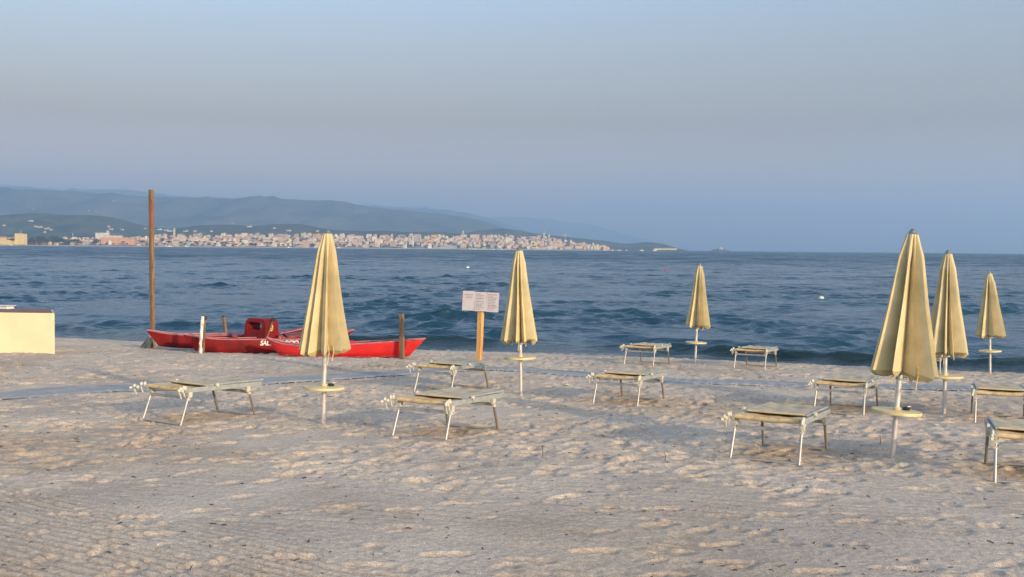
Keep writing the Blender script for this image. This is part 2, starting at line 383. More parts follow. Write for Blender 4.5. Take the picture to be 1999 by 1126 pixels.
# trodden amount: foreground flatter and raked
tread = .10 + .90 * sstep(-.25, .35, fbm(X * .35 + 3, Y * .35, 3) + .9 * sstep(6.2, 10.5, Y) - .35)
tread = tread * (1 - .85 * mm) * (1 - .8 * tm)
XW = X + .16 * noise(X * 1.7 + 5, Y * 1.7); YW = Y + .16 * noise(X * 1.7, Y * 1.7 + 9)
H = .018 * fbm(X * .45, Y * .45, 2) + tread * (.010 * fbm(XW * 1.5, YW * 1.5, 3, .5) - .015 * np.abs(noise(XW * 2.3, YW * 2.3)) + .011 * noise(XW * 4.6, YW * 4.6) - .010 * np.abs(noise(XW * 7, YW * 7 + 3)) + .004 * noise(X * 13, Y * 13)) + .008 * sstep(11, 18, Y) * noise(X * 5.5, Y * 5.5) + .0022 * noise(X * 21, Y * 21)
# raking marks: two families of shallow grooves
def rake(ang, sp, mask, amp, wdt=.17):
    a = R(ang); q = X * math.sin(a) + Y * math.cos(a) + .10 * noise(X * .4, Y * .4)
    fr_ = q / sp - np.floor(q / sp) - .5; return -amp * mask * (.75 + .5 * noise(X * 2.1, Y * 2.1)) * np.exp(-(fr_ / wdt) ** 2)
rm = (1 - sstep(-.3, .7, (X * .9 + Y - 4.45) + .45 * noise(X * 1.2, Y * 1.2)))
H += rake(33, .080, rm, .022, .16)
rm2 = (1 - tread) * (1 - sstep(7, 11, Y)) * sstep(-.2, .3, noise(X * .5 + 9, Y * .9))
H += rake(16, .15, rm2, .008, .14)
# broad curved ridges of a tractor rake
q = (X * .36 + Y + .06 * X * X * .3)
H += .005 * np.exp(-((q - 6.3) / .10) ** 2) - .007 * np.exp(-((q - 6.05) / .11) ** 2)
H += .006 * np.exp(-((q - 7.9) / .12) ** 2) - .006 * np.exp(-((q - 7.6) / .14) ** 2)
# footprints
shade_tone = np.zeros_like(Z)
frng = np.random.default_rng(21)
def stamp(cx, cy, rx, ry, ang, dep, rim=.35):
    R_ = max(rx, ry) * 2.4
    i0, i1 = np.searchsorted(ys, [cy - R_, cy + R_]); j0, j1 = np.searchsorted(xs, [cx - R_, cx + R_])
    if i1 - i0 < 2 or j1 - j0 < 2: return
    xx = X[i0:i1, j0:j1] - cx; yy = Y[i0:i1, j0:j1] - cy
    c, s = math.cos(ang), math.sin(ang)
    a = (xx * c + yy * s) / rx; b = (-xx * s + yy * c) / ry
    r2 = a * a + b * b
    H[i0:i1, j0:j1] += -dep * np.exp(-r2 ** 3) * (1 + .45 * a) + dep * rim * np.exp(-((np.sqrt(r2) - 1.45) / .38) ** 2) * (1 + .6 * b)
    shade_tone[i0:i1, j0:j1] = np.maximum(shade_tone[i0:i1, j0:j1], .6 * np.exp(-r2 ** 1.5))  # footprint hollows coloured darker
def in_view(): 
    yy = 4.3 + (frng.random() ** .8) * 21; xx = (frng.random() * 2 - 1) * (.56 * yy + 1.5); return xx, yy
cnt = 0
mlx = np.array([[p.x, p.y] for p in mat_line[::4]])
while cnt < 5200:
    xx, yy = in_view()
    if shore_dist(xx, yy) < .8: continue
    dens = .26 + .84 * float(sstep(-.3, .35, fbm(np.array(xx * .35 + 3), np.array(yy * .35), 3) + .9 * sstep(6.2, 10.5, yy) - .35))
    if frng.random() > dens: continue
    if np.min((mlx[:, 0] - xx) ** 2 + (mlx[:, 1] - yy) ** 2) < .4: continue
    ang = frng.normal(.5, .9); L = frng.uniform(.06, .15); dp = frng.uniform(.008, .022) * (.5 if yy < 8 else .8 if yy < 10 else 1)
    stamp(xx, yy, L, L * frng.uniform(.42, .7), ang, dp, .22); cnt += 1
# walking trails of footprints across the foreground
for (x0, y0, a, n_) in [(-3.6, 6.6, -.10, 12), (-.6, 7.6, -.28, 14), (.4, 5.5, .02, 9), (1.4, 7.3, -.15, 9), (-2.0, 5.6, .05, 8), (3.4, 6.6, .1, 6), (-1.5, 8.4, -.1, 12), (2.0, 5.4, .4, 6)]:
    px, py = x0, y0
    for k in range(n_):
        a += frng.normal(0, .10); px += .42 * math.cos(a); py += .42 * math.sin(a); sd = (k % 2 * 2 - 1) * .08
        fx, fy, fa_, dd = px - sd * math.sin(a), py + sd * math.cos(a), a + frng.normal(0, .18), frng.uniform(.007, .014)
        stamp(fx - .075 * math.cos(fa_), fy - .075 * math.sin(fa_), .055, .045, fa_, dd, .3); stamp(fx + .055 * math.cos(fa_), fy + .055 * math.sin(fa_), .085, .052, fa_ + .1, dd * .9, .25)
EDG = sstep(-.2, .9, D)
Z = Z + np.where(fade, H, 0) * EDG * onland + np.where(fade, 0, .02 * fbm(X * .2, Y * .2, 3)) * onland
Z -= .010 * mm
wet = 1 - sstep(.45, 1.4, D + .25 * noise(X * .9, Y * .9))
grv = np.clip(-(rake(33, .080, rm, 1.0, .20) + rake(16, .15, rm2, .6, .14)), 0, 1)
shade_tone = np.maximum(shade_tone * np.where(fade, 1, 0) * .55, grv * .9) + .35 * sstep(.1, .6, fbm(X * .25 + 40, Y * .25, 3))  # shade painted into the rake grooves, over darker footprints and random damp patches
shade_tone = np.clip(shade_tone * (1 - mm), 0, 1)
beach = grid_mesh('beach_sand', X, Y, Z, M['sand'], attr={'wet': wet, 'shade_tone': shade_tone}); tagp(beach, kind='structure')
beach['label'] = 'trodden pale sand of the beach'
def surf(x, y):
    i = int(np.clip(np.searchsorted(ys, y) , 1, len(ys) - 1)); j = int(np.clip(np.searchsorted(xs, x), 1, len(xs) - 1)); return float(Z[i, j])
def GS(px, py):
    p = G(px, py); p.z = surf(p.x, p.y); return p

# ------------------------------------------------------------------ sea
sy = [16.0]
while sy[-1] < 330: sy.append(sy[-1] * 1.0030)
while sy[-1] < 42000: sy.append(sy[-1] * 1.10)
sy = np.array(sy)
su = np.linspace(-1, 1, 900)
wd = .62 * sy + 9
SX = wd[:, None] * su[None, :]
k_out = np.array([1.5, 3, 8, 30])
SX = np.concatenate([-wd[:, None] * k_out[::-1][None, :], SX, wd[:, None] * k_out[None, :]], 1)
SY = np.repeat(sy[:, None], SX.shape[1], 1)
cell = np.maximum(wd * 2 / 900, sy * .0030)[:, None]
SZ = np.zeros_like(SX); GX = np.zeros_like(SX); GY = np.zeros_like(SX); wr = np.random.default_rng(5)
nearm = 1 - sstep(250, 330, SY); inner = (np.abs(SX) <= wd[:, None] * 1.001)
dsh = -shore_dist(SX, SY)
damping = .25 + .75 * sstep(.3, 5, dsh)
gust = np.clip(.80 + .75 * noise(SX * .10, SY * .06 + 4) + .75 * noise(SX * .28, SY * .20), .15, 1.9)
for k in range(96):
    lam = .42 * (3.0 / .42) ** wr.random(); th = R(-90 + 14) + wr.normal(0, .30 if lam > 1.0 else .50)
    kk = 2 * np.pi / lam; slope = .024 if lam > 1.7 else (.052 if lam > .9 else .070)
    a = slope / kk; ph = wr.random() * 6.28
    att = np.clip((lam / cell - 1.9) / 1.6, 0, 1) * nearm * gust
    arg = kk * (SX * math.cos(th) + SY * math.sin(th)) + ph
    SZ += a * att * np.cos(arg); q_ = .55 * a * att * np.sin(arg); GX -= q_ * math.cos(th); GY -= q_ * math.sin(th)
GX *= damping; GY *= damping
SZ *= damping * (.72 + .5 * noise(SX * .09, SY * .16))
# low swell lines close to the shore
for off, hh, wl, sd in ((2.0, .22, .50, 3), (4.6, .14, .5, 11), (8.0, .09, .6, 19), (13, .08, .9, 27)):
    o_ = dsh - off - 1.0 * noise(SX * .13 + sd, SY * 0 + .5)
    env = sstep(-.35, .25, noise(SX * .16 + sd * 3, SY * 0 + .3) + .12)
    prof = np.exp(-(np.where(o_ < 0, o_ / (wl * .6), o_ / (wl * 1.3))) ** 2)
    SZ += hh * env * prof * np.where(inner, 1, 0)
SZ = np.where(dsh < -1.5, np.minimum(SZ, 0) * .2, SZ)
shallow = 1 - sstep(.2, 5.0, dsh)
foam = np.exp(-((dsh - .15 - .2 * noise(SX * .7, SY * 0)) / .22) ** 2) * sstep(.0, .5, noise(SX * .35, SY * 0 + 7) + .2)
sea = grid_mesh('sea_water', SX + GX, SY + GY, SZ, M['sea'], attr={'shallow': shallow, 'foam': foam, 'far': sstep(90, 330, SY)}); tagp(sea, kind='structure')

# ------------------------------------------------------------------ far land
def hz(px): return CY - F * math.tan(PITCH) * 1.0 + ROLL * (px - CX)
def ridge(name, prof, D, back, front, mt, seed, rough=.06, nx=420, extra=None):
    px = np.array([p[0] for p in prof], float); hy = np.array([hz(p[0]) - p[1] for p in prof], float)
    xs_ = np.linspace(px[0], px[-1], nx); h = np.interp(xs_, px, hy)
    ker = np.hanning(9); ker /= ker.sum(); h = np.convolve(np.pad(h, 4, mode='edge'), ker, 'valid')
    h = np.maximum(h, 0) * D / F + np.where(h > .5, 2.65, 0)
    xw = (xs_ - CX) / F * D
    t = np.linspace(0, 1, 60)
    yy = np.where(t < .62, front * (t / .62 - 1), back * ((t - .62) / .38))
    prof_t = np.where(t < .62, np.sin(np.clip(t / .62, 0, 1) * np.pi / 2) ** 1.25, np.cos(np.clip((t - .62) / .38, 0, 1) * np.pi / 2) ** 1.2)
    XX = xw[None, :] * (1 + yy[:, None] / D * .3); YY = D + yy[:, None] + 0 * xw[None, :]
    nn = fbm(XX / 420 + seed, YY / 420, 5, .55)
    hh = h[None, :] * prof_t[:, None] * (1 + nn * rough * 4 * (1 - prof_t[:, None] ** 6))
    edge = sstep(0, .012, (xs_ - xs_[0]) / (xs_[-1] - xs_[0])) * 1.0
    hh = np.where((t[:, None] <= 0) | (t[:, None] >= 1), -3, hh - .5)
    o = grid_mesh(name, XX, YY, hh, mt); tagp(o, kind='structure'); return o, (xs_, h)
HM1 = hill_mat('scrub_hill', (.018, .034, .014), (.10, .10, .05), .008)
HM2 = hill_mat('mountain_scrub', (.025, .04, .025), (.12, .115, .075), .003)
ridge('far_mountains', [(-900, 368), (-300, 362), (0, 366), (45, 364), (90, 369), (150, 374), (200, 370), (260, 371), (300, 378), (340, 383), (420, 386), (520, 392), (640, 399), (760, 404), (860, 409), (930, 420), (1000, 440), (1060, 470)], 14500, 2000, 3000, HM2, 3)
ridge('far_mountains', [(780, 425), (880, 422), (940, 425), (1000, 423), (1080, 429), (1150, 439), (1210, 454), (1260, 468), (1310, 480), (1350, 489)], 20300, 400, 2500, HM2, 5)
ridge('mountain_range', [(-900, 366), (-300, 370), (0, 373), (60, 372), (100, 373), (150, 374), (190, 378), (280, 384), (340, 386), (420, 388), (500, 390), (600, 391), (680, 395), (700, 402), (780, 411), (860, 417), (910, 425), (960, 438), (1000, 450), (1060, 460), (1110, 470), (1160, 482)], 8800, 1500, 2200, HM2, 8)
ridge('near_hills', [(-700, 418), (-200, 426), (0, 422), (50, 421), (90, 419), (150, 420), (200, 421), (225, 428), (260, 436), (300, 444), (360, 448), (400, 441), (440, 438), (500, 441), (540, 437), (590, 437), (620, 444), (660, 450), (720, 452), (745, 450), (800, 453), (850, 452), (900, 456), (960, 466), (1010, 480)], 4700, 900, 900, HM1, 14)
ridge('headland_hill', [(840, 482), (870, 462), (905, 456), (930, 450), (975, 446), (1010, 449), (1040, 455), (1090, 461), (1130, 465), (1180, 470), (1210, 475), (1232, 475), (1262, 472), (1290, 476), (1310, 483), (1333, 491)], 5600, 900, 700, HM1, 22, nx=300)

# town shore: gently rising ground behind a pale beach
def coastD(px): return np.interp(px, [-600, 0, 300, 700, 1000, 1190, 1215], [2150, 2450, 2750, 3100, 3350, 3550, 3600])
def town_h(px, s):
    top = np.interp(px, [-600, 0, 200, 400, 700, 900, 1000, 1080, 1150, 1190, 1215], [12, 12, 15, 27, 34, 38, 40, 32, 16, 6, 0])
    return np.clip(s / 12, 0, 1) * 1.6 * np.clip((1215 - px) / 20, 0, 1) + top * np.clip((s - 25) / 300, 0, 1) ** .9
pxs = np.linspace(-600, 1214, 400); ss = np.array([-30, -6, 0, 8, 20, 40, 80, 120, 170, 220, 280, 340, 420, 600, 1000, 1500])
TX, TY, TZ = [], [], []
PXX, SS = np.meshgrid(pxs, ss); DD = coastD(PXX) + SS
hh = town_h(PXX, SS) + np.where(SS > 20, 1, 0) * .6 * fbm(PXX / 20, SS / 60, 3); hh = np.where(SS < 0, -3 - 0 * SS, hh)
beachmask = 1 - sstep(14, 30, SS)
def land_mat():
    m = bpy.data.materials.new('town_ground'); m.use_nodes = True; n = m.node_tree.nodes; l = m.node_tree.links
    p = n['Principled BSDF']; p.inputs['Roughness'].default_value = .95
    a = n.new('ShaderNodeAttribute'); a.attribute_name = 'strand'
    tc = n.new('ShaderNodeTexCoord'); nz = n.new('ShaderNodeTexNoise'); nz.inputs['Scale'].default_value = .03; nz.inputs['Detail'].default_value = 6; l.new(tc.outputs['Object'], nz.inputs['Vector'])
    r = n.new('ShaderNodeValToRGB'); r.color_ramp.elements[0].position = .4; r.color_ramp.elements[1].position = .6
    r.color_ramp.elements[0].color = (.04, .05, .03, 1); r.color_ramp.elements[1].color = (.26, .20, .15, 1); l.new(nz.outputs[0], r.inputs[0])
    mx = n.new('ShaderNodeMix'); mx.data_type = 'RGBA'; l.new(a.outputs['Fac'], mx.inputs[0]); l.new(r.outputs[0], mx.inputs[6]); mx.inputs[7].default_value = (.5, .44, .38, 1)
    l.new(mx.outputs[2], p.inputs['Base Color']); return m
land = grid_mesh('town_shore_ground', (PXX - CX) / F * coastD(PXX) * (1 + SS / coastD(PXX)), DD, hh, land_mat(), attr={'strand': beachmask}); tagp(land, kind='structure')
def town_pt(px, s):
    d = float(coastD(px)) + s; return Vector(((px - CX) / F * d, d, float(town_h(np.array(px), np.array(float(s)))) - .4))

# ------------------------------------------------------------------ town buildings
def facade(name, c, roof=False):
    m = bpy.data.materials.new(name); m.use_nodes = True; n = m.node_tree.nodes; l = m.node_tree.links
    p = n['Principled BSDF']; p.inputs['Roughness'].default_value = .9
    tc = n.new('ShaderNodeTexCoord')
    mp = n.new('ShaderNodeVectorMath'); mp.operation = 'MULTIPLY'; mp.inputs[1].default_value = (1 / 3.4, 1 / 3.4, 1 / 3.1); l.new(tc.outputs['Object'], mp.inputs[0])
    fr = n.new('ShaderNodeVectorMath'); fr.operation = 'FRACTION'; l.new(mp.outputs[0], fr.inputs[0])
    sp = n.new('ShaderNodeSeparateXYZ'); l.new(fr.outputs[0], sp.inputs[0])
    def band(o, lo, hi):
        a = n.new('ShaderNodeMath'); a.operation = 'GREATER_THAN'; a.inputs[1].default_value = lo; l.new(o, a.inputs[0])
        b = n.new('ShaderNodeMath'); b.operation = 'LESS_THAN'; b.inputs[1].default_value = hi; l.new(o, b.inputs[0])
        c_ = n.new('ShaderNodeMath'); c_.operation = 'MULTIPLY'; l.new(a.outputs[0], c_.inputs[0]); l.new(b.outputs[0], c_.inputs[1]); return c_.outputs[0]
    mm_ = n.new('ShaderNodeMath'); mm_.operation = 'MULTIPLY'; l.new(band(sp.outputs[0], .3, .68), mm_.inputs[0]); l.new(band(sp.outputs[2], .3, .75), mm_.inputs[1])
    ge = n.new('ShaderNodeNewGeometry'); sn = n.new('ShaderNodeSeparateXYZ'); l.new(ge.outputs['Normal'], sn.inputs[0])
    ab = n.new('ShaderNodeMath'); ab.operation = 'ABSOLUTE'; l.new(sn.outputs[2], ab.inputs[0]); lt = n.new('ShaderNodeMath'); lt.operation = 'LESS_THAN'; lt.inputs[1].default_value = .5; l.new(ab.outputs[0], lt.inputs[0])
    m3 = n.new('ShaderNodeMath'); m3.operation = 'MULTIPLY'; l.new(mm_.outputs[0], m3.inputs[0]); l.new(lt.outputs[0], m3.inputs[1])
    nz = n.new('ShaderNodeTexNoise'); nz.inputs['Scale'].default_value = .25; l.new(tc.outputs['Object'], nz.inputs['Vector'])
    r = n.new('ShaderNodeValToRGB'); r.color_ramp.elements[0].color = tuple(q * .8 for q in c) + (1,); r.color_ramp.elements[1].color = tuple(min(1, q * 1.15) for q in c) + (1,); l.new(nz.outputs[0], r.inputs[0])
    mx = n.new('ShaderNodeMix'); mx.data_type = 'RGBA'; l.new(m3.outputs[0], mx.inputs[0]); l.new(r.outputs[0], mx.inputs[6]); mx.inputs[7].default_value = (.09, .08, .08, 1)
    l.new(mx.outputs[2], p.inputs['Base Color']); return m
FC = {'cream': (.68, .56, .40), 'white': (.72, .66, .58), 'pink': (.60, .42, .34), 'orange': (.62, .36, .20), 'sand coloured': (.58, .47, .35), 'salmon': (.64, .46, .35), 'pale yellow': (.70, .58, .32), 'grey': (.40, .38, .37)}
FM = {k: facade('facade_' + k.replace(' ', '_'), v) for k, v in FC.items()}
M['tile'] = mat('roof_tile', (.34, .17, .11), .9, var=.2, scale=.5)
M['flat'] = mat('flat_roof', (.42, .36, .32), .9, var=.2, scale=.4)
def bld_mesh(kind, W, Dp, H_, fm):
    b = MB()
    if kind == 0:      # flat roof, parapet, stair box
        b.box((0, 0, H_ / 2), (W, Dp, H_), mi=0); b.box((0, 0, H_ + .25), (W + .5, Dp + .5, .5), mi=1); b.box((W * .2, 1, H_ + 1.6), (W * .25, 4, 2.2), mi=0)
        for z in range(1, int(H_ / 3.1)): b.box((-W * .1, -Dp / 2 - .55, z * 3.1), (W * .55, 1.1, .25), mi=1)
    elif kind == 1:    # gabled tile roof
        b.box((0, 0, H_ / 2), (W, Dp, H_), mi=0); h = W / 2 + .6; r = 2.6
        vs = [(-h, -Dp / 2 - .5, H_ + .01), (h, -Dp / 2 - .5, H_ + .01), (h, Dp / 2 + .5, H_ + .01), (-h, Dp / 2 + .5, H_ + .01), (-h, 0, H_ + r), (h, 0, H_ + r)]
        b.add(vs, [(0, 1, 5, 4), (2, 3, 4, 5), (0, 4, 3), (1, 2, 5), (3, 2, 1, 0)], 1)
    elif kind == 2:    # stepped block
        b.box((0, 0, H_ * .35), (W, Dp, H_ * .7), mi=0); b.box((W * .15, 0, H_ * .85 + .01), (W * .66, Dp * .96, H_ * .3), mi=0); b.box((W * .15, 0, H_ + .2), (W * .7, Dp, .4), mi=1)
        b.box((-W * .36, 0, H_ * .7 + .3), (W * .25, Dp * .9, .6), mi=1)
    else:              # hipped roof
        b.box((0, 0, H_ / 2), (W, Dp, H_), mi=0); h = W / 2 + .6; e = Dp / 2 + .5; q = max(h - e, h * .3)
        vs = [(-h, -e, H_ + .01), (h, -e, H_ + .01), (h, e, H_ + .01), (-h, e, H_ + .01), (-q, 0, H_ + 2.4), (q, 0, H_ + 2.4)]
        b.add(vs, [(0, 1, 5, 4), (2, 3, 4, 5), (0, 4, 3), (1, 2, 5), (3, 2, 1, 0)], 1)
    return b.mesh('town_building', [fm, M['tile'] if kind in (1, 3) else M['flat']])
KN = ['flat roofed', 'tile roofed', 'stepped', 'hip roofed']
bcache = {}; brd = random.Random(3)
def spot_words(px):
    marks = [(30, 'by the yellow castle'), (100, 'by the left pine clump'), (175, 'left of the orange hotel'), (235, 'round the orange hotel'), (285, 'left of the timber post'), (340, 'right of the timber post'), (400, 'above the leaning white pole'), (470, 'above the red boats'), (540, 'above the boat seat'), (600, 'left of the leftmost umbrella tip'), (680, 'right of the leftmost umbrella tip'), (740, 'left of the ferris wheel'), (782, 'behind the ferris wheel'), (830, 'beside the grey tower block'), (880, 'right of the grey tower'), (940, 'above the paper sign'), (990, 'left of the middle umbrella tip'), (1050, 'right of the middle umbrella tip'), (1110, 'by the crane'), (1165, 'at the right end of the town'), (3000, 'x')]
    return min(marks, key=lambda m_: abs(m_[0] - px))[1]
used = {}
def add_bld(px, s, kind, colr, W, H_, row, rz=0):
    key = (kind, colr, round(W / 4), round(H_ / 3))
    if key not in bcache: bcache[key] = bld_mesh(kind, W, 11, H_, FM[colr])
    o = bpy.data.objects.new('town_building', bcache[key]); col.objects.link(o)
    o.location = town_pt(px, s) - Vector((0, 0, .6)); o.rotation_euler.z = rz
    size = 'wide' if W > 24 else ('tall' if H_ > 13 else 'small')
    o['label'] = f"{size} {colr} {KN[kind].replace(' roofed', '-roofed')} house {row} {spot_words(px)}"
    o['category'] = 'building'; o['group'] = f"{size} {colr} {KN[kind]} houses {row} {spot_words(px)}"
    return o
for row, s0, n_, px0, px1, nm in ((0, 48, 82, 56, 1188, 'on the waterfront'), (1, 110, 74, 80, 1180, 'in the second row'), (2, 190, 66, 180, 1150, 'halfway uphill'), (3, 280, 52, 300, 1120, 'on the town skyline')):
    for i in range(n_):
        px = px0 + (px1 - px0) * (i + brd.uniform(.1, .9)) / n_
        if row == 0 and (196 < px < 268 or 800 < px < 825): continue
        W = brd.choice([8, 10, 12, 14, 18, 24]); H_ = brd.choice([6.5, 9.5, 9.5, 12.5, 15.5]) if row < 3 else brd.choice([9.5, 12.5, 15.5])
        if px < 190: H_ = min(H_, 9.5)
        if px > 1110: H_ = min(H_, 9.5)
        c = brd.choices(list(FC), [5, 4, 4, 2, 5, 4, 4, 1])[0]
        add_bld(px, s0 + brd.uniform(-22, 22), brd.choice([0, 0, 1, 2, 3, 0]), c, W, H_, nm, brd.uniform(-.25, .45))
# the crowd of smaller houses behind and between them, past counting
b = MB(); crd = random.Random(12)
for k in range(620):
    px = crd.uniform(118, 1186); s = crd.uniform(40, 330); q = town_pt(px, s); W = crd.choice([6, 8, 9, 11]); H_ = crd.choice([6, 7.5, 9, 11]); D_ = crd.uniform(6, 9); mi = crd.randrange(5)
    b.box((q.x, q.y, q.z + H_ / 2 - .5), (W, D_, H_), rot=(0, 0, crd.uniform(-.5, .5)), mi=mi)
    if crd.random() < .4: b.box((q.x + crd.uniform(-2, 2), q.y, q.z + H_ + .4), (W * .4, D_ * .5, 2), mi=crd.randrange(5))
ob = b.build('small_houses', [FM[k] for k in ('cream', 'white', 'pink', 'sand coloured', 'salmon')]); tagp(ob, kind='stuff'); ob['label'] = 'crowd of small pale houses filling the far town'
# lone houses on the hills behind
ph = [(8, 441), (60, 432), (70, 443), (78, 444), (92, 447), (100, 449), (88, 454), (212, 443), (217, 448), (238, 449), (284, 447), (316, 442), (312, 449), (326, 450), (332, 452), (363, 452), (381, 452), (413, 452), (487, 443), (536, 446), (564, 451), (455, 436), (620, 452), (174, 412), (188, 414), (222, 393), (66, 409), (988, 459)]
dep = bpy.context.evaluated_depsgraph_get(); dep.update()
for i, (px, py) in enumerate(ph):
    d = ray(px, py); ok, loc, nrm, idx, ob, _ = sc.ray_cast(dep, EYE + d * 1500, d)
    if not ok: continue
    big = brd.choice([(14, 6.5), (18, 6.5), (26, 6.5)]); key = ('v', big[0])
    if key not in bcache: bcache[key] = bld_mesh(brd.choice([1, 0]), big[0] * (loc.y / 5600), 10, big[1] * loc.y / 6000, FM['sand coloured'])
    o = bpy.data.objects.new('hill_house', bcache[key]); col.objects.link(o); o.location = loc - Vector((0, 0, 1)); o.rotation_euler.z = brd.uniform(-.3, .5)
    where = ('high on the blue mountain slope ' if loc.y > 6000 else 'on the green hill ') + spot_words(px)
    o['label'] = 'tiny white house ' + where; o['category'] = 'house'; o['group'] = 'tiny white houses ' + where

def hipped(b, W, Dp, H_, c=(0, 0, 0), r=2.5):
    h = W / 2 + .5; e = Dp / 2 + .5; q = max(h - e, h * .3); x, y_, z = c
    vs = [(x - h, y_ - e, z + H_ + .01), (x + h, y_ - e, z + H_ + .01), (x + h, y_ + e, z + H_ + .01), (x - h, y_ + e, z + H_ + .01), (x - q, y_, z + H_ + r), (x + q, y_, z + H_ + r)]
    b.add(vs, [(0, 1, 5, 4), (2, 3, 4, 5), (0, 4, 3), (1, 2, 5), (3, 2, 1, 0)], 0)
# yellow castle-like building at the left edge
cst = empty('castle_building', town_pt(8, 45), label='yellow castle-like building with a square tower at the left edge of the far shore', cat='building')
b = MB(); b.box((-14, 0, 8), (90, 14, 16)); b.build('wall', facade('castle_wall', (.78, .56, .22)), cst)
b = MB(); hipped(b, 90, 14, 16, (-14, 0, 0), 3); b.build('roof', M['tile'], cst)
b = MB(); b.box((40, -2, 12.5), (22, 16, 25)); [b.box((31.5 + k * 5.6, -9.5, 25.8), (2.6, 1, 1.6)) for k in range(4)]; tw = b.build('tower', facade('castle_tower', (.80, .60, .24)), cst)
b = MB(); b.tube([(40, -2, 25), (40, -2, 34)], .35, 6); b.build('flagpole', M['white'], tw)
# orange hotel
hot = empty('hotel', town_pt(232, 60), label='long orange hotel on the waterfront with a raised white top floor', cat='building')
b = MB(); b.box((0, 0, 9), (86, 16, 18)); b.build('wall', facade('hotel_wall', (.68, .36, .19)), hot)
b = MB(); b.box((-14, 3, 21), (46, 12, 6)); b.build('upper_floor', FM['cream'], hot)
b = MB(); b.box((0, 0, 18.3), (88, 18, .6)); b.build('roof', M['flat'], hot)
cr = empty('apartment_building', town_pt(200, 250), label='white apartment block standing higher than its neighbours behind the orange hotel', cat='building')
b = MB(); b.box((0, 0, 13), (34, 12, 20)); b.box((14, 0, 25), (5, 5, 8)); b.build('wall', FM['white'], cr); b = MB(); b.box((0, 0, 23.3), (35, 13, .6)); b.build('roof', M['flat'], cr)
# grey tower block
tb = empty('tower_block', town_pt(813, 130), label='grey tower block with a dark flank, tallest block of the middle town', cat='building')
b = MB(); b.box((0, 0, 13), (16, 14, 32)); b.build('wall', FM['grey'], tb); b = MB(); b.box((0, 0, 29.3), (17, 15, .6)); b.build('roof', M['flat'], tb)
pk = empty('apartment_building', town_pt(926, 250), label='broad pink apartment block on the skyline above the paper sign', cat='building')
b = MB(); b.box((0, 0, 8), (30, 12, 19)); b.build('wall', FM['salmon'], pk); b = MB(); b.box((0, 0, 17.8), (31, 13, .6)); b.build('roof', M['flat'], pk)
# low dark harbour shed
hs = empty('harbour_shed', town_pt(868, 22), label='low grey harbour shed on the waterfront right of the grey tower', cat='building')
b = MB(); b.box((0, 0, 4.5), (70, 10, 9)); b.build('wall', FM['grey'], hs); b = MB(); hipped(b, 70, 10, 9, r=2); b.build('roof', M['flat'], hs)
# ferris wheel
fw = empty('ferris_wheel', town_pt(783, 20), label='white ferris wheel rising over the middle of the far town', cat='ferris wheel')
b = MB(); RR = 17.0; b.tube([(RR * math.cos(a), 0, 23 + RR * math.sin(a)) for a in np.linspace(0, 2 * math.pi, 49)], .55, 6); b.build('rim', M['white'], fw)
b = MB(); [b.tube([(0, 0, 23), (RR * math.cos(k * math.pi / 8), 0, 23 + RR * math.sin(k * math.pi / 8))], .15, 5) for k in range(16)]; b.build('spokes', M['white'], fw)
for sx in (-1, 1):
    b = MB(); b.tube([(sx * 9, 1, 0), (0, 1, 23)], .5, 6); b.build('support_leg', M['white'], fw)
for k in range(16):
    a = k * math.pi / 8; b = MB(); b.box((RR * math.cos(a), 0, 22 + RR * math.sin(a)), (1.6, 1.6, 2), taper=.8); b.build('gondola', M['white'], fw)
# church towers, mast, cranes
for px, s, h, lab in ((1061, 250, 30, 'slim church tower left of the crane on the town skyline'), (1071, 230, 26, 'broad domed church tower beside the slim tower on the skyline'), (903, 260, 26, 'small church tower left of the broad pink block'), (340, 240, 30, 'white bell tower right of the timber post above the town')):
    t = empty('church_tower', town_pt(px, s), label=lab, cat='tower')
    b = MB(); b.box((0, 0, h / 2 - 3), (5, 5, h + 6)); b.build('shaft', FM['sand coloured'], t)
    b = MB(); b.lathe([(3, 0), (2.8, 1.5), (1.6, 3.2), (.3, 5), (.1, 7)], 12, (0, 0, h)); b.build('cupola', M['flat'], t)
rm_ = empty('radio_mast', town_pt(142, 200), label='thin radio mast against the green hill at the left', cat='mast')
b = MB(); b.tube([(0, 0, -8), (0, 0, 24)], .4, 5); b.box((0, 0, 20), (1.6, 1.6, 3)); b.build('mast_pole', M['white'], rm_)
for px, s, h, lab in ((1102, 180, 38, 'tower crane with a yellow jib over the right of the town'), (1054, 160, 32, 'smaller tower crane over the roofs left of the church towers')):
    c_ = empty('tower_crane', town_pt(px, s), label=lab, cat='crane')
    b = MB(); b.tube([(0, 0, -6), (0, 0, h)], .7, 4); b.build('mast', M['yellow'], c_)
    b = MB(); b.tube([(-7, 0, h - 2), (13, 0, h - 2)], .5, 4); b.box((-6, 0, h - 3.4), (2.5, 1.5, 2.2)); b.build('jib', M['yellow'], c_)

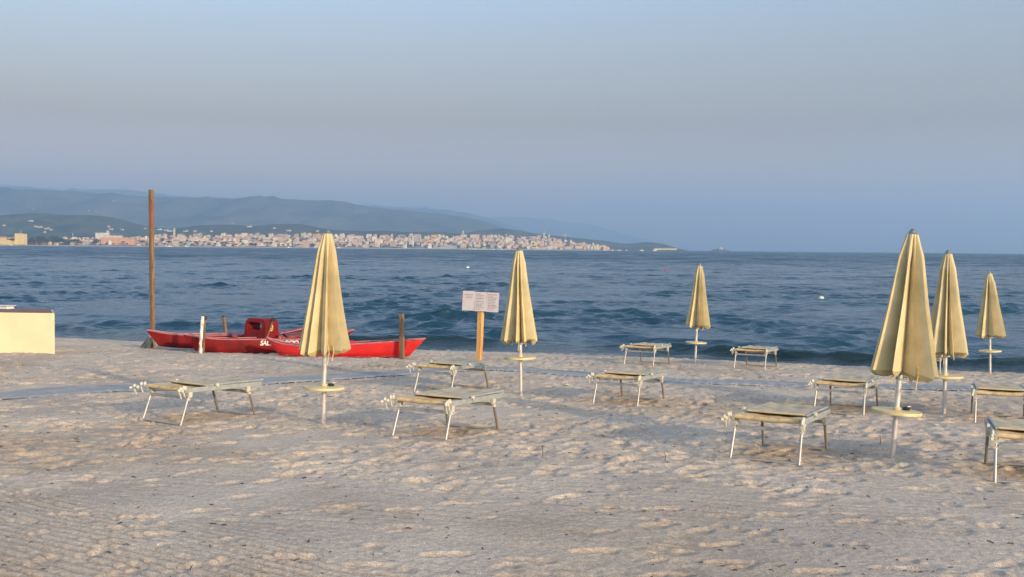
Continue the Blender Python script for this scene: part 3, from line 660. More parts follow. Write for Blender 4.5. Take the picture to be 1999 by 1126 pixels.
# breakwater, fort, island
def rockM(): return hill_mat('rock', (.05, .045, .035), (.15, .13, .10), .15)
RK = rockM()
def rockpile(name, x0, x1, yc, hmax, wid, seed, **k):
    n_ = 60; xx = np.linspace(x0, x1, n_); tt = np.linspace(-1, 1, 13)
    prof = np.sin(np.linspace(0, np.pi, n_)) ** .5
    XX = np.repeat(xx[None, :], 13, 0); YY = yc + tt[:, None] * wid * prof[None, :]
    ZZ = hmax * prof[None, :] * (1 - tt[:, None] ** 2) * (1 + .5 * fbm(XX / (wid * .5) + seed, YY / (wid * .5), 3)) - .6
    o = grid_mesh(name, XX, YY, ZZ, RK); return tagp(o, **k)
def xat(px, D_): return (px - CX) / F * D_
rockpile('breakwater', xat(1205, 3700), xat(1290, 3700), 3700, 3.2, 14, 1, kind='structure')
rockpile('breakwater', xat(1268, 3600), xat(1334, 3600), 3600, 4.5, 18, 4, kind='structure')
fb = empty('harbour_wall', (xat(1298, 3600), 3600, 2), label='long pale yellow harbour wall ending the breakwater', cat='wall')
b = MB(); b.box((0, 0, 3.6), (76, 6, 7)); b.build('wall', facade('harbour_wall', (.62, .48, .30)), fb); b = MB(); b.box((0, 0, 7.4), (78, 7, .6)); b.build('coping', M['flat'], fb)
rockpile('rocky_islet', xat(1386, 4600), xat(1424, 4600), 4600, 9.0, 22, 9, kind='structure')
lh = empty('lighthouse', (xat(1406, 4600), 4600, 8), label='pale lighthouse house on the dark rocky islet at the horizon', cat='lighthouse')
b = MB(); b.box((0, 0, 3), (16, 8, 7)); b.build('wall', FM['pink'], lh)
b = MB(); b.lathe([(1.9, 0), (1.5, 11), (2.1, 11.2), (2.1, 11.8)], 10); tw = b.build('tower', FM['white'], lh); b = MB(); b.lathe([(1.2, 11.8), (1.2, 13.4), (.2, 14.6)], 10); b.build('lantern', M['black'], lh)

# boats off the town
def far_boat(px, D_, L, mast, lab, grp, name='motor_boat'):
    t = empty(name, (xat(px, D_), D_, 0), (0, 0, random.uniform(-.4, .4)), label=lab, cat='boat', group=grp)
    b = MB(); n_ = 9; vs = []
    for i in range(n_):
        u = i / (n_ - 1); wq = L * .16 * (math.sin(math.pi * min(1, u * .9 + .12))) ** .6 if 0 < u < 1 else (.0 if u == 1 else L * .12)
        x = (u - .5) * L
        vs += [(x, -wq, L * .13 + u * L * .03), (x, -wq * .6, -.3), (x, wq * .6, -.3), (x, wq, L * .13 + u * L * .03)]
    fs = []
    for i in range(n_ - 1): fs += [(4 * i + k, 4 * i + k + 1, 4 * i + k + 5, 4 * i + k + 4) for k in range(3)] + [(4 * i + 3, 4 * i, 4 * i + 4, 4 * i + 7)]
    fs += [(0, 1, 2, 3)]
    b.add(vs, fs); b.build('hull', M['white'], t)
    b = MB(); b.box((-L * .05, 0, L * .19), (L * .4, L * .2, L * .13), taper=.8); b.build('cabin', M['white'], t)
    if mast: b = MB(); b.tube([(0, 0, L * .1), (0, 0, mast)], .22, 5); b.build('mast', M['leg'], t)
for i, px in enumerate([916, 922, 928, 935, 941, 948, 956, 963, 970, 979, 986, 1070]):
    far_boat(px, 3180 + 10 * (i % 3), 11, 15 + (i * 37 % 5), 'masted sailing boat moored in the harbour ' + ('below the pink block' if px < 950 else 'left of the middle umbrella tip' if px < 1000 else 'below the church towers'), 'sailing boats in the harbour', 'sailing_boat')
for px, D_, L, lab in ((1180, 3300, 13, 'white motor boat off the right end of the town'), (1195, 3350, 10, 'smaller white motor boat off the right end of the town'), (1208, 3300, 15, 'white motor boat with a cabin left of the breakwater'), (1222, 3300, 9, 'tiny white boat off the breakwater rocks'), (1252, 3200, 14, 'white motor boat before the middle of the breakwater'), (1277, 3200, 15, 'white motor boat before the left end of the harbour wall')):
    far_boat(px, D_, L, 6, lab, 'motor boats off the breakwater')
for px in (331, 363, 563, 614, 661, 325, 20):
    far_boat(px, float(coastD(px)) - 60, 12, 0, 'small white boat close to the far beach ' + spot_words(px), 'white boats along the far beach')

# town trees (umbrella pines and palms too small for parts)
LEAF = mat('pine_leaves', (.045, .06, .03), .9, var=.5, scale=.8)
BARK = mat('bark', (.10, .07, .05), .9)
def tree_mesh(seed):
    rd = random.Random(seed); b = MB(); h = rd.uniform(5, 8)
    b.tube([(0, 0, -1), (.2, 0, h * .5), (.1, .2, h)], [.45, .35, .2], 6, mi=1)
    for k in range(3): a = k * 2.1 + rd.random(); b.tube([(0.1, 0, h * .6), (2 * math.cos(a), 2 * math.sin(a), h)], [.25, .1], 5, mi=1)
    for k in range(420):
        a = rd.random() * 6.28; q = rd.random() ** .5 * rd.uniform(3.2, 4.6); z = h + rd.uniform(-1.2, 2.2) * (1 - (q / 5) ** 2)
        c = Vector((q * math.cos(a), q * math.sin(a), z)); s_ = rd.uniform(.25, .6); n1 = Vector((rd.gauss(0, 1), rd.gauss(0, 1), rd.gauss(0, 1))).normalized(); n2 = n1.orthogonal().normalized() * s_; n3 = n1.cross(n2).normalized() * s_
        b.add([c + n2, c + n3, c - n2, c - n3], [(0, 1, 2, 3)], 0)
    return b.mesh('pine_tree', [LEAF, BARK])
TM = [tree_mesh(k) for k in range(4)]
def add_tree(px, s, sc_):
    o = bpy.data.objects.new('pine_tree', brd.choice(TM)); col.objects.link(o); o.location = town_pt(px, s); o.scale = (sc_,) * 3; o.rotation_euler.z = brd.random() * 6
    o['label'] = 'dark green pine tree on the far shore ' + spot_words(px); o['category'] = 'tree'; o['group'] = 'pine trees on the far shore ' + spot_words(px)
for i in range(34): add_tree(brd.uniform(12, 30) if i < 6 else brd.uniform(52, 128), brd.uniform(18, 38), brd.uniform(1.5, 2.3))
for i in range(20): add_tree(brd.uniform(125, 200), brd.uniform(20, 60), brd.uniform(1.1, 1.6))
for i in range(84): add_tree(200 + i * 9.4 + brd.uniform(-4, 4), brd.uniform(20, 32) + (0 if i % 3 else 60), brd.uniform(.8, 1.5))

for i in range(110): add_tree(130 + i * 9.5 + brd.uniform(-4, 4), brd.uniform(60, 300), brd.uniform(.7, 1.25))

# ------------------------------------------------------------------ umbrellas
def canopy_mesh(seed, H_top, Lc, wide=1.0, flap=False):
    rd = random.Random(seed); nf = 11; per = 14; nth = nf * per; nt_ = 54
    kt = [0, .03, .15, .48, .74, .95, 1.0]; kr = [.050, .062, .112, .182, .248, .302, .314]
    a0 = rd.random() * 6.28; ridge_a = []; a_ = a0
    gaps = [rd.uniform(.6, 1.45) for _ in range(nf)]; tot = sum(gaps)
    for g in gaps: ridge_a.append(a_); a_ += g / tot * 2 * math.pi
    ridge_r = [rd.uniform(.80, 1.07) for _ in range(nf)]; val_r = [rd.uniform(.16, .46) for _ in range(nf)]
    val_f = [rd.uniform(.30, .72) for _ in range(nf)]; drift = [rd.uniform(-.13, .13) for _ in range(nf)]; hemz = [rd.uniform(-.02, .055) for _ in range(nf)]
    wav = [rd.random() * 6.28 for _ in range(nf)]
    vs = []; last = None
    for i in range(nt_):
        t = i / (nt_ - 1); Rb = float(np.interp(t, kt, kr)) * wide; dpt = float(np.interp(t, [0, .04, .22, 1], [.12, .45, .92, 1.0]))
        ring = []
        for k in range(nf):
            k2 = (k + 1) % nf
            A = ridge_a[k] + drift[k] * t + .03 * math.sin(4 * t + wav[k]); B = ridge_a[k2] + (2 * math.pi if k2 == 0 else 0) + drift[k2] * t + .03 * math.sin(4 * t + wav[k2])
            V = A + (B - A) * (val_f[k] + .10 * math.sin(2.5 * t + wav[k]))
            rA, rB = Rb * (1 - (1 - ridge_r[k]) * dpt), Rb * (1 - (1 - ridge_r[k2]) * dpt); rV = Rb * (1 - (1 - val_r[k]) * dpt)
            pa = Vector((rA * math.cos(A), rA * math.sin(A))); pb = Vector((rB * math.cos(B), rB * math.sin(B))); pv = Vector((rV * math.cos(V), rV * math.sin(V)))
            h1 = per // 2
            for j in range(h1):
                u = j / h1; q = pa.lerp(pv, u); out = q.normalized(); q += out * Rb * .10 * math.sin(math.pi * u) * (1 if u < .6 else .7) - out * Rb * .035 * (1 - min(1, u * 5)); ring.append((q, (1 - u) * hemz[k] + u * .03))
            for j in range(per - h1):
                u = j / (per - h1); q = pv.lerp(pb, u); out = q.normalized(); q += out * Rb * .08 * math.sin(math.pi * u); ring.append((q, (1 - u) * .03 + u * hemz[k2]))
        for q, hz_ in ring: vs.append((q.x, q.y, H_top - Lc * t + hz_ * t ** 6))
        last = ring
    b = MB(); fs = [(i * nth + k, i * nth + (k + 1) % nth, (i + 1) * nth + (k + 1) % nth, (i + 1) * nth + k) for i in range(nt_ - 1) for k in range(nth)]
    b.add(vs, fs, 0)
    Rr = np.array([[q.length for q, _ in last]]); ang = np.array([[math.atan2(q.y, q.x) for q, _ in last]]); zz = np.array([[v[2] for v in vs[-nth:]]]); th = np.linspace(0, 2 * np.pi, nth, endpoint=False); P1 = [rd.random() * 6 for _ in range(8)]
    hb = MB(); hv = []; m_ = 5
    for j in range(m_):
        u = j / (m_ - 1)
        rr = Rr[-1] * (.985 - .30 * u); dz = -.030 * math.sin(u * 2.6) - .012 * u + .018 * u * np.sin(13 * th + P1[1]) + .012 * u * np.sin(29 * th + P1[2])
        hv.append(np.stack([rr * np.cos(ang[-1]), rr * np.sin(ang[-1]), zz[-1] + dz + .004], -1))
    hv = np.concatenate(hv); hb.add(hv, [(i * nth + k, i * nth + (k + 1) % nth, (i + 1) * nth + (k + 1) % nth, (i + 1) * nth + k) for i in range(m_ - 1) for k in range(nth)])
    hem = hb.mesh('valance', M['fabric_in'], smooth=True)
    return b.mesh('canopy', M['fabric'], smooth=True), hem

def umbrella(foot, top, table_h, seed, label, lean_y=0.0, wide=1.0, cap=True, rotz=0, tilt_t=0):
    p = GS(*foot); d = p.y
    H_ = 2.12
    # real lean angle from the top's sideways offset
    dx = (top[0] - foot[0]) * d / F + ROLL * -H_
    t = empty('beach_umbrella', p, (lean_y, math.asin(max(-.2, min(.2, dx / H_))), 0), label=label, cat='umbrella', group='closed cream beach umbrellas on the sand')
    # parts
    b = MB(); b.tube([(0, 0, -.25), (0, 0, .78)], .024, 14); b.build('pole', M['pole'], t, True)
    b = MB(); b.tube([(0, 0, .70), (0, 0, H_ - .06)], .018, 12); b.build('upper_pole', M['pole'], t, True)
    b = MB(); b.lathe([(.03, .725), (.033, .73), (.033, .775), (.024, .785)], 14); b.box((.045, 0, .75), (.04, .015, .02)); b.build('clamp', M['alu'], t, True)
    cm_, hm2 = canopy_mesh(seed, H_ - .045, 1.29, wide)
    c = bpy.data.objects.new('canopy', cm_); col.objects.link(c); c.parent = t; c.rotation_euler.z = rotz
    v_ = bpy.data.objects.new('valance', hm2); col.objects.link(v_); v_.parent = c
    b = MB()
    if cap: b.lathe([(.046, H_ - .050), (.050, H_ - .044), (.038, H_ - .036), (.034, H_ - .022), (.024, H_ - .006), (.010, H_ + .004), (.003, H_ + .006)], 20)
    else: b.lathe([(.04, H_ - .05), (.03, H_ - .02), (.012, H_ + .015), (.003, H_ + .03)], 16)
    b.build('cap', M['chrome'], t, True)
    b = MB(); b.lathe([(.20, table_h - .004), (.222, table_h - .002), (.226, table_h + .010), (.222, table_h + .024), (.20, table_h + .027)], 48)
    b.lathe([(.034, table_h - .03), (.034, table_h - .0045)], 20); b.lathe([(.033, table_h + .0275), (.036, table_h + .05), (.030, table_h + .055)], 20)
    o = b.build('table_top', M['table'], t, True)
    b = MB(); rd = random.Random(seed)
    for k in range(3):
        a = rd.random() * 6.28; q = .12; x0, y0 = q * math.cos(a), q * math.sin(a) - .08
        b.tube([(x0, y0, H_ - 1.25), (x0 + .01, y0, H_ - 1.33), (x0 - .005, y0 - .01, H_ - 1.38 - .04 * k)], .006, 5)
    b.build('tie_cord', M['sling'], t)
    return t
u1 = umbrella((1742, 895), (1776, 440), .42, 11, 'nearest closed cream umbrella at the right, largest of all, its pole leaning', wide=1.04)
umbrella((631, 826), (642, 461), .38, 25, 'leftmost closed yellow umbrella, its canopy in front of the red boats', wide=1.02)
umbrella((1843, 808), (1846, 485), .475, 37, 'closed cream umbrella just behind and right of the nearest leaning one')
umbrella((1017, 770), (1013, 485), .53, 48, 'closed pale yellow umbrella standing right of the sign with papers', lean_y=.0)
umbrella((1357, 709), (1365, 520), .43, 52, 'smallest closed umbrella at the water edge between two far loungers', cap=False, wide=.98)
umbrella((1933, 728), (1928, 524), .46, 66, 'closed umbrella nearest the right border, by the water', cap=False, wide=.98)
# small things left on the tables
def ashtray(px, py, um_h, label, p):
    t = empty('ashtray', p, label=label, cat='ashtray')
    b = MB(); b.lathe([(.028, 0), (.033, .004), (.036, .026), (.030, .026), (.027, .008)], 16); b.build('bowl', M['black'], t, True)
    b = MB(); b.tube([(.01, 0, .03), (.045, .01, .034)], .005, 6); b.build('cigarette_end', M['white'], t)
pt = u1.matrix_basis @ Vector((.10, .03, .448)); ashtray(0, 0, 0, 'small dark ashtray on the round table of the leaning umbrella', pt)
for o in col.objects:
    if o.name == 'beach_umbrella.001': pt = o.matrix_basis @ Vector((.075, .02, .408))
ashtray(0, 0, 0, 'small dark ashtray on the round table of the leftmost umbrella', pt)

# ------------------------------------------------------------------ loungers
def make_lounger():
    t = empty('sun_lounger', (0, 0, 0))
    W2, zt, L = .30, .345, 1.12
    for sx in (-1, 1):
        b = MB(); b.box((sx * (W2 + .012), L / 2 - .02, zt), (.028, L, .052)); b.build('side_rail', M['alu'], t, bevel=.006)
        b = MB(); b.box((sx * (W2 - .02), L / 2 + .17, zt + .036), (.026, L - .26, .020), rot=(.008, 0, 0)); b.build('backrest_rail', M['alu'], t, bevel=.006)
        b = MB(); b.lathe([(.016, -.012), (.022, -.010), (.022, .010), (.016, .012)], 14)
        k = b.build('knob', M['plastic'], t, True); k.rotation_euler.y = math.pi / 2; k.location = (sx * (W2 + .038), .42, zt + .035)
    def fabric(y0, y1, z0, sag, front_drop, name, m_, nx=14, ny=20, half=W2 - .004):
        b = MB(); vs = []
        for j in range(ny + 1):
            v = j / ny
            for i in range(nx + 1):
                u = i / nx * 2 - 1
                z = z0 - sag * (1 - u * u) * (.35 + .65 * math.sin(math.pi * v)) 
                yy = y0 + (y1 - y0) * v
                vs.append((u * half, yy, z + .003 * math.sin(9 * u + 5 * v)))
        nn = nx + 1; fs = [(j * nn + i, j * nn + i + 1, (j + 1) * nn + i + 1, (j + 1) * nn + i) for j in range(ny) for i in range(nx)]
        off = len(vs)
        lo = [(x, y_, z - .012) for x, y_, z in vs]; b.add(vs + lo, fs + [tuple(off + q for q in f[::-1]) for f in fs] +
              [(i + 1, i, off + i, off + i + 1) for i in range(nx)] + [(ny * nn + i, ny * nn + i + 1, off + ny * nn + i + 1, off + ny * nn + i) for i in range(nx)])
        # rolled front hem
        b.tube([(u / 7 * half, y0 + .002, z0 - front_drop - sag * .35 * (1 - (u / 7) ** 2)) for u in range(-7, 8)], (.019 if sag > .015 else .009), 10, rz=1.15)
        return b.build(name, m_, t, True)
    fabric(.0, L - .04, zt + .020, .020, .010, 'seat_fabric', M['sling'])
    fabric(.30, L + .02, zt + .042, .006, .004, 'backrest_fabric', M['sling2'], half=W2 - .034)
    for y0, s_ in ((.06, -1), (.90, 1)):
        for sx in (-1, 1):
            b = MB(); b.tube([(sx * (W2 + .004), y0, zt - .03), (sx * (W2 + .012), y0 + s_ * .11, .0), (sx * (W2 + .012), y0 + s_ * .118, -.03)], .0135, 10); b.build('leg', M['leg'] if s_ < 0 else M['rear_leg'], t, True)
            if s_ < 0 or True:
                b = MB(); b.box((sx * (W2 + .006), y0 + .0 * s_, zt - .045), (.05, .055, .085), bevel_ := None) if False else b.box((sx * (W2 + .006), y0, zt - .050), (.040, .048, .062), taper=1.15)
                b.box((sx * (W2 + .006), y0 + s_ * .018, zt - .098), (.036, .038, .026)); b.build('joint', M['plastic'], t, bevel=.007)
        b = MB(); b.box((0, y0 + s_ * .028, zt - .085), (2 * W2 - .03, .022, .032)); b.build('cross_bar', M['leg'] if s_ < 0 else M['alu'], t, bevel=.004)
        b = MB(); b.tube([(-W2 - .012, y0 + s_ * .112, -.016), (W2 + .012, y0 + s_ * .112, -.016)], .013, 8); b.build('foot_bar', M['leg'], t, True)
    # ratchet brackets of the sunshade reaching forward
    for sx, ln in ((-1, 1.0), (1, .55)):
        b = MB()
        for k in range(5):
            u = k / 4 * ln
            b.blob((sx * (W2 + .035 + .02 * u), -.02 - .17 * u, zt + .028 - .030 * u + .015 * math.sin(k * 2.4)), (.013, .021, .026 - .010 * u), seed=k + 3, nu=10, nv=6, jag=.12)
            if k % 2: b.box((sx * (W2 + .035), -.02 - .17 * u, zt - .02 - .01 * k), (.012, .014, .07), rot=(.4, 0, 0))
        b.build('ratchet', M['plastic'], t, True)
    return t
def copy_tree(o, parent=None):
    c = o.copy(); col.objects.link(c)
    if parent: c.parent = parent
    for ch in [q for q in bpy.data.objects if q.parent == o and q.name in col.objects]: copy_tree(ch, c)
    return c
def kids(o): return list(o.children)
def copy_thing(o):
    c = o.copy(); col.objects.link(c)
    for ch in kids(o):
        d = ch.copy(); col.objects.link(d); d.parent = c
    return c
LG = [((274, 821), (359, 824), 33, 'leftmost grey-framed sun lounger, folded flat, standing in front of the walkway'),
      ((770, 851), (867, 860), 28, 'folded sun lounger in the centre foreground, right of the leftmost umbrella'),
      ((809, 763.5), (880, 767), 29, 'folded sun lounger directly behind the centre one, left of the sign post'),
      ((1164, 788), (1238, 792.5), 27, 'lone folded sun lounger on the sand between the middle and the smallest umbrella'),
      ((1437, 892), (1549, 904), 29, 'large folded sun lounger left of the nearest leaning umbrella'),
      ((1222, 711.5), (1271, 713), 26, 'distant sun lounger by the water left of the smallest umbrella'),
      ((1437, 718), (1489, 720), 26, 'distant sun lounger by the water right of the smallest umbrella'),
      ((1597, 800), (1678, 811.5), 28, 'folded sun lounger left of the nearest umbrella, behind the large one'),
      ((1917, 824), (2001, 833), 21, 'sun lounger cut by the right border, right of the second umbrella'),
      ((1966, 936), (2085, 952), 20, 'nearest sun lounger, mostly cut off by the right border'),
      ((1775, 728), (1829, 730), 26, 'distant sun lounger almost hidden behind the nearest umbrella')]
proto = make_lounger()
bpy.context.view_layer.update()
allL = [proto] + [copy_thing(proto) for _ in LG[1:]]
for t, (fl, fr, al, lab) in zip(allL, LG):
    a, b_ = GS(*fl), GS(*fr); c = (a + b_) / 2
    t.rotation_euler.z = -R(al); s_, c_ = math.sin(R(al)), math.cos(R(al))
    t.location = (c.x + .05 * s_, c.y + .05 * c_, float(base_z(c.x, c.y)) + .01)
    sl_x = (float(base_z(c.x + s_, c.y + c_)) - float(base_z(c.x, c.y)))
    t.rotation_euler.x = math.atan(sl_x) * .8
    tagp(t, lab, 'sun lounger', 'folded sun loungers on the beach')

# ------------------------------------------------------------------ walkway mat
def walkway():
    P_ = resample(mat_pts, .075); n_ = len(P_); vs = []; fs = []; hw = .46
    cols_ = 13
    def zs(x, y_, t_): return surf(x, y_)
    keepv = []
    for i, p in enumerate(P_):
        tg = (P_[min(i + 1, n_ - 1)] - P_[max(i - 1, 0)]); tg.z = 0; tg.normalize(); nr = Vector((-tg.y, tg.x, 0))
        for k in range(cols_):
            u = k / (cols_ - 1) * 2 - 1
            q = p + nr * u * hw + tg * (.10 * (1 - u * u))
            wob = .012 * noise(q.x * .8, q.y * .8)
            lift = .020
            z = float(base_z(q.x, q.y)) + .018 * float(fbm(q.x * .45, q.y * .45, 2)) - .010 + lift + float(wob)
            rib = .008 if i % 2 else 0
            vs.append((q.x, q.y, z + rib - (.018 if abs(u) > .99 else 0)))
    for i in range(n_ - 1):
        for k in range(cols_ - 1): fs.append((i * cols_ + k, i * cols_ + k + 1, (i + 1) * cols_ + k + 1, (i + 1) * cols_ + k))
    b = MB(); b.add(vs, fs)
    # hinge knuckles along both edges
    for i in range(0, n_, 4):
        for k in (0, cols_ - 1):
            x, y_, z = vs[i * cols_ + k]; b.box((x, y_, z + .006), (.022, .035, .018), rot=(0, 0, .3 * (i % 3)))
    return b.build('beach_walkway', mat('walkway_plastic', (.31, .315, .315), .85, spec=.15, var=.12, scale=3, dark=(.45, .40, .34), darkscale=2.2))
wk = walkway(); tagp(wk, 'grey ribbed roll-out walkway half buried across the sand', 'walkway')

# ------------------------------------------------------------------ rescue boats
def hull_mesh(L, beam, h_mid, h_bow, h_stern, rake_b, rake_s, mts, n_=36, us=.70, eb=1.6):
    b = MB(); sec = 13
    for part in (0, 1):
        pass
    vs = []; info = []
    for i in range(n_ + 1):
        u = i / n_
        wv = beam / 2 * max(.02, (math.sin(math.pi * (u ** .9 * .96 + .02))) ** .62)
        sheer = h_mid + (h_bow - h_mid) * max(0, 1 - u / .22) ** eb + (h_stern - h_mid) * max(0, (u - us) / (1 - us)) ** 1.3
        x_top = L * u; x_bot = rake_b + (L - rake_b - rake_s) * u
        keel = .0 + .06 * (2 * abs(u - .5)) ** 4
        prof = [(-1.0, 1.0), (-.99, .86), (-.93, .45), (-.80, .16), (-.5, .03), (0, 0), (.5, .03), (.80, .16), (.93, .45), (.99, .86), (1.0, 1.0)]
        for (a, zf) in prof:
            vs.append((x_bot + (x_top - x_bot) * zf, a * wv, keel + (sheer - keel) * zf))
        # deck, slightly cambered and sunk behind a gunwale
        for a, dz in ((.90, .004), (.86, -.02), (0, .012), (-.86, -.02), (-.90, .004)):
            vs.append((x_top, a * wv, sheer + dz))
    m_ = 16; fs = []; mi = []
    for i in range(n_):
        for k in range(m_):
            k2 = (k + 1) % m_; b.f.append((i * m_ + k, i * m_ + k2, (i + 1) * m_ + k2, (i + 1) * m_ + k)); b.m.append(1 if k >= 10 else 0)
    b.v = vs; b.f.append(tuple(range(m_ - 1, -1, -1))); b.m.append(0); b.f.append(tuple(range(n_ * m_, (n_ + 1) * m_))); b.m.append(0)
    return b.mesh('hull', mts, smooth=True)

def place_axis(pbow, yaw): return empty
# catamaran rescue boat: two hulls, seat block
pB = G(392, 687.5); yaw = R(17)
ax = Vector((math.cos(yaw), math.sin(yaw), 0)); nrm = Vector((-ax.y, ax.x, 0))
tipB = pB - ax * .37
LB = 3.75
boat = empty('rescue_catamaran', (tipB.x, tipB.y, float(base_z(tipB.x, tipB.y)) - .03), (0, 0, yaw), label='dark red twin-hulled rescue boat with a seat block, beached left of the umbrella', cat='boat')
slope = float(base_z(*(tipB + ax * 3)[:2])) - float(base_z(*tipB[:2])); boat.rotation_euler.y = -math.atan(slope / 3) * .7
hm = hull_mesh(LB, .50, .325, .43, .53, .26, .5, [M['red'], M['red_deck']])
hB = bpy.data.objects.new('hull', hm); col.objects.link(hB); hB.parent = boat
hA = bpy.data.objects.new('hull', hm); col.objects.link(hA); hA.parent = boat; hA.location = (-.80, 1.20, .0)
def gunwale(h, L, beam, hmid, hb, hs, us, m_, eb=1.6):
    for sd in (-1, 1):
        pts = []
        for i in range(25):
            u = i / 24; wv = beam / 2 * max(.02, (math.sin(math.pi * (u ** .9 * .96 + .02))) ** .62)
            pts.append((L * u, sd * wv * .99, hmid + (hb - hmid) * max(0, 1 - u / .22) ** eb + (hs - hmid) * max(0, (u - us) / (1 - us)) ** (1.5 if us > .6 else 1.3) + .004))
        b = MB(); b.tube(pts, .014, 6); b.build('gunwale', m_, h, True)
M['gun'] = mat('worn_pink_gunwale', (.40, .16, .17), .6, var=.3, scale=9)
gunwale(hB, LB, .50, .325, .43, .53, .70, M['gun']); gunwale(hA, LB, .50, .325, .43, .53, .70, M['gun'])
for xx in (1.35, 2.35):
    b = MB(); b.box((xx - .25, .62, .36), (.12, 1.3, .06)); b.build('cross_beam', M['red_deck'], boat, bevel=.01)
# seat block: rounded frame with a tunnel window
def seat_block():
    b = MB(); Wd, Ht, T = .70, .44, .42
    def rrect(w_, h_, r_t, r_b, cx, cz, n=7):
        pts = []
        for (sx, sz, rr, a0) in ((1, 1, r_t, 0), (-1, 1, r_t, 90), (-1, -1, r_b, 180), (1, -1, r_b, 270)):
            for k in range(n):
                a = R(a0 + 90 * k / (n - 1)); pts.append((cx + sx * (w_ / 2 - rr) + rr * math.cos(a), cz + sz * (h_ / 2 - rr) + rr * math.sin(a)))
        return pts
    outer = rrect(Wd, Ht, .15, .02, 0, Ht / 2); inner = rrect(.46, .17, .05, .04, -.03, .27)
    # taper the outline: narrower at the top
    outer = [(x * (1 - .10 * (z / Ht)), z) for x, z in outer]
    n = len(outer); vs = []
    for yv, k in ((-T / 2, 1), (T / 2, .97)):
        vs += [(x * k, yv + (.05 * z if yv < 0 else 0), z) for x, z in outer] + [(x, yv + (.05 * z if yv < 0 else 0), z) for x, z in inner]
    fs = []
    for k in range(n):
        k2 = (k + 1) % n
        fs += [(k, k2, n + k2, n + k), (2 * n + k2, 2 * n + k, 3 * n + k, 3 * n + k2), (k2, k, 2 * n + k, 2 * n + k2), (n + k, n + k2, 3 * n + k2, 3 * n + k)]
    b.add(vs, fs); return b
sb = seat_block().build('seat_block', M['red'], boat, True); sb.location = (1.70, .42, .32); sb.rotation_euler.z = R(-50)
b = MB(); b.box((2.5, .62, .37), (.5, 1.0, .05), rot=(0, -.12, 0)); b.build('rear_seat', M['red_deck'], boat, bevel=.01)
# emblem on the block
b = MB(); b.lathe([(.001, .0), (.06, .0), (.062, .004), (.06, .006), (.001, .006)], 24); em = b.build('emblem', M['yellow'], sb, True)
em.rotation_euler = (R(90), 0, R(90)); em.location = (.331, -.02, .24); em.scale = (.85, 1.25, 1)
b = MB(); b.box((0, .02, .008), (.03, .08, .003), rot=(0, 0, .5)); b.box((0, -.03, .008), (.07, .014, .003)); b.build('emblem_mark', M['red'], em)
# lettering on the front hull
fc = bpy.data.curves.new('lettering', 'FONT'); fc.body = 'SALVATAGGIO'; fc.size = .15; fc.shear = .25; fc.space_character = .93; fc.extrude = .002; fc.offset = .004
to = bpy.data.objects.new('lettering', fc); col.objects.link(to); bpy.context.view_layer.update()
dg = bpy.context.evaluated_depsgraph_get(); me = bpy.data.meshes.new_from_object(to.evaluated_get(dg)); bpy.data.objects.remove(to)
me.materials.clear(); me.materials.append(M['white']); lt = bpy.data.objects.new('lettering', me); col.objects.link(lt); lt.parent = hB
lt.rotation_euler = (R(88), 0, 0); lt.location = (1.62, -.257, .200); lt.scale = (.88, 1, 1)
# oar leaning on the block
oar = empty('oar', boat.location + ax * 1.80 + nrm * .05 + Vector((0, 0, .30)), (0, 0, yaw), label='brown oar with a black end leaning against the seat block of the rescue boat', cat='oar')
b = MB(); b.tube([(0, 0, 0), (.13, .04, .40)], .014, 8); b.build('shaft', M['wood'], oar, True); b = MB(); b.tube([(.125, .04, .385), (.15, .045, .46)], [.035, .045], 10); b.build('grip', M['black'], oar, True)

# second boat: bright red slender boat in front
pC = G(542, 694); yc = R(3.5); axc = Vector((math.cos(yc), math.sin(yc), 0)); tipC = pC - axc * .24
LC = (827 - 519) / F * (pC.y + .12)
pet = empty('rescue_boat', (tipC.x, tipC.y, float(base_z(tipC.x, tipC.y)) - .035), (0, 0, yc), label='bright red slender boat with pointed ends lying behind the leftmost umbrella', cat='boat')
sl2 = float(base_z(*(tipC + axc * 3)[:2])) - float(base_z(*tipC[:2])); pet.rotation_euler.y = -math.atan(sl2 / 3)
h2 = bpy.data.objects.new('hull', hull_mesh(LC, .60, .275, .42, .44, .26, .34, [M['red_b'], M['red_deck']], us=.26, eb=2.4)); col.objects.link(h2); h2.parent = pet
gunwale(h2, LC, .60, .275, .42, .44, .26, M['gun'], 2.4)
b = MB(); b.tube([(.18, -.10, .03), (.5, -.235, .075), (1.2, -.275, .06), (2.0, -.29, .055), (2.9, -.235, .075), (LC - .45, -.10, .05)], .012, 6); b.build('rubbing_strip', M['red_deck'], h2, True)
b = MB(); b.blob((1.75, 0, .375), (.22, .12, .035), jag=.02) if False else b.blob((1.75, 0, .33), (.22, .12, .05), jag=.02); b.build('hatch', M['red_b'], pet, True)

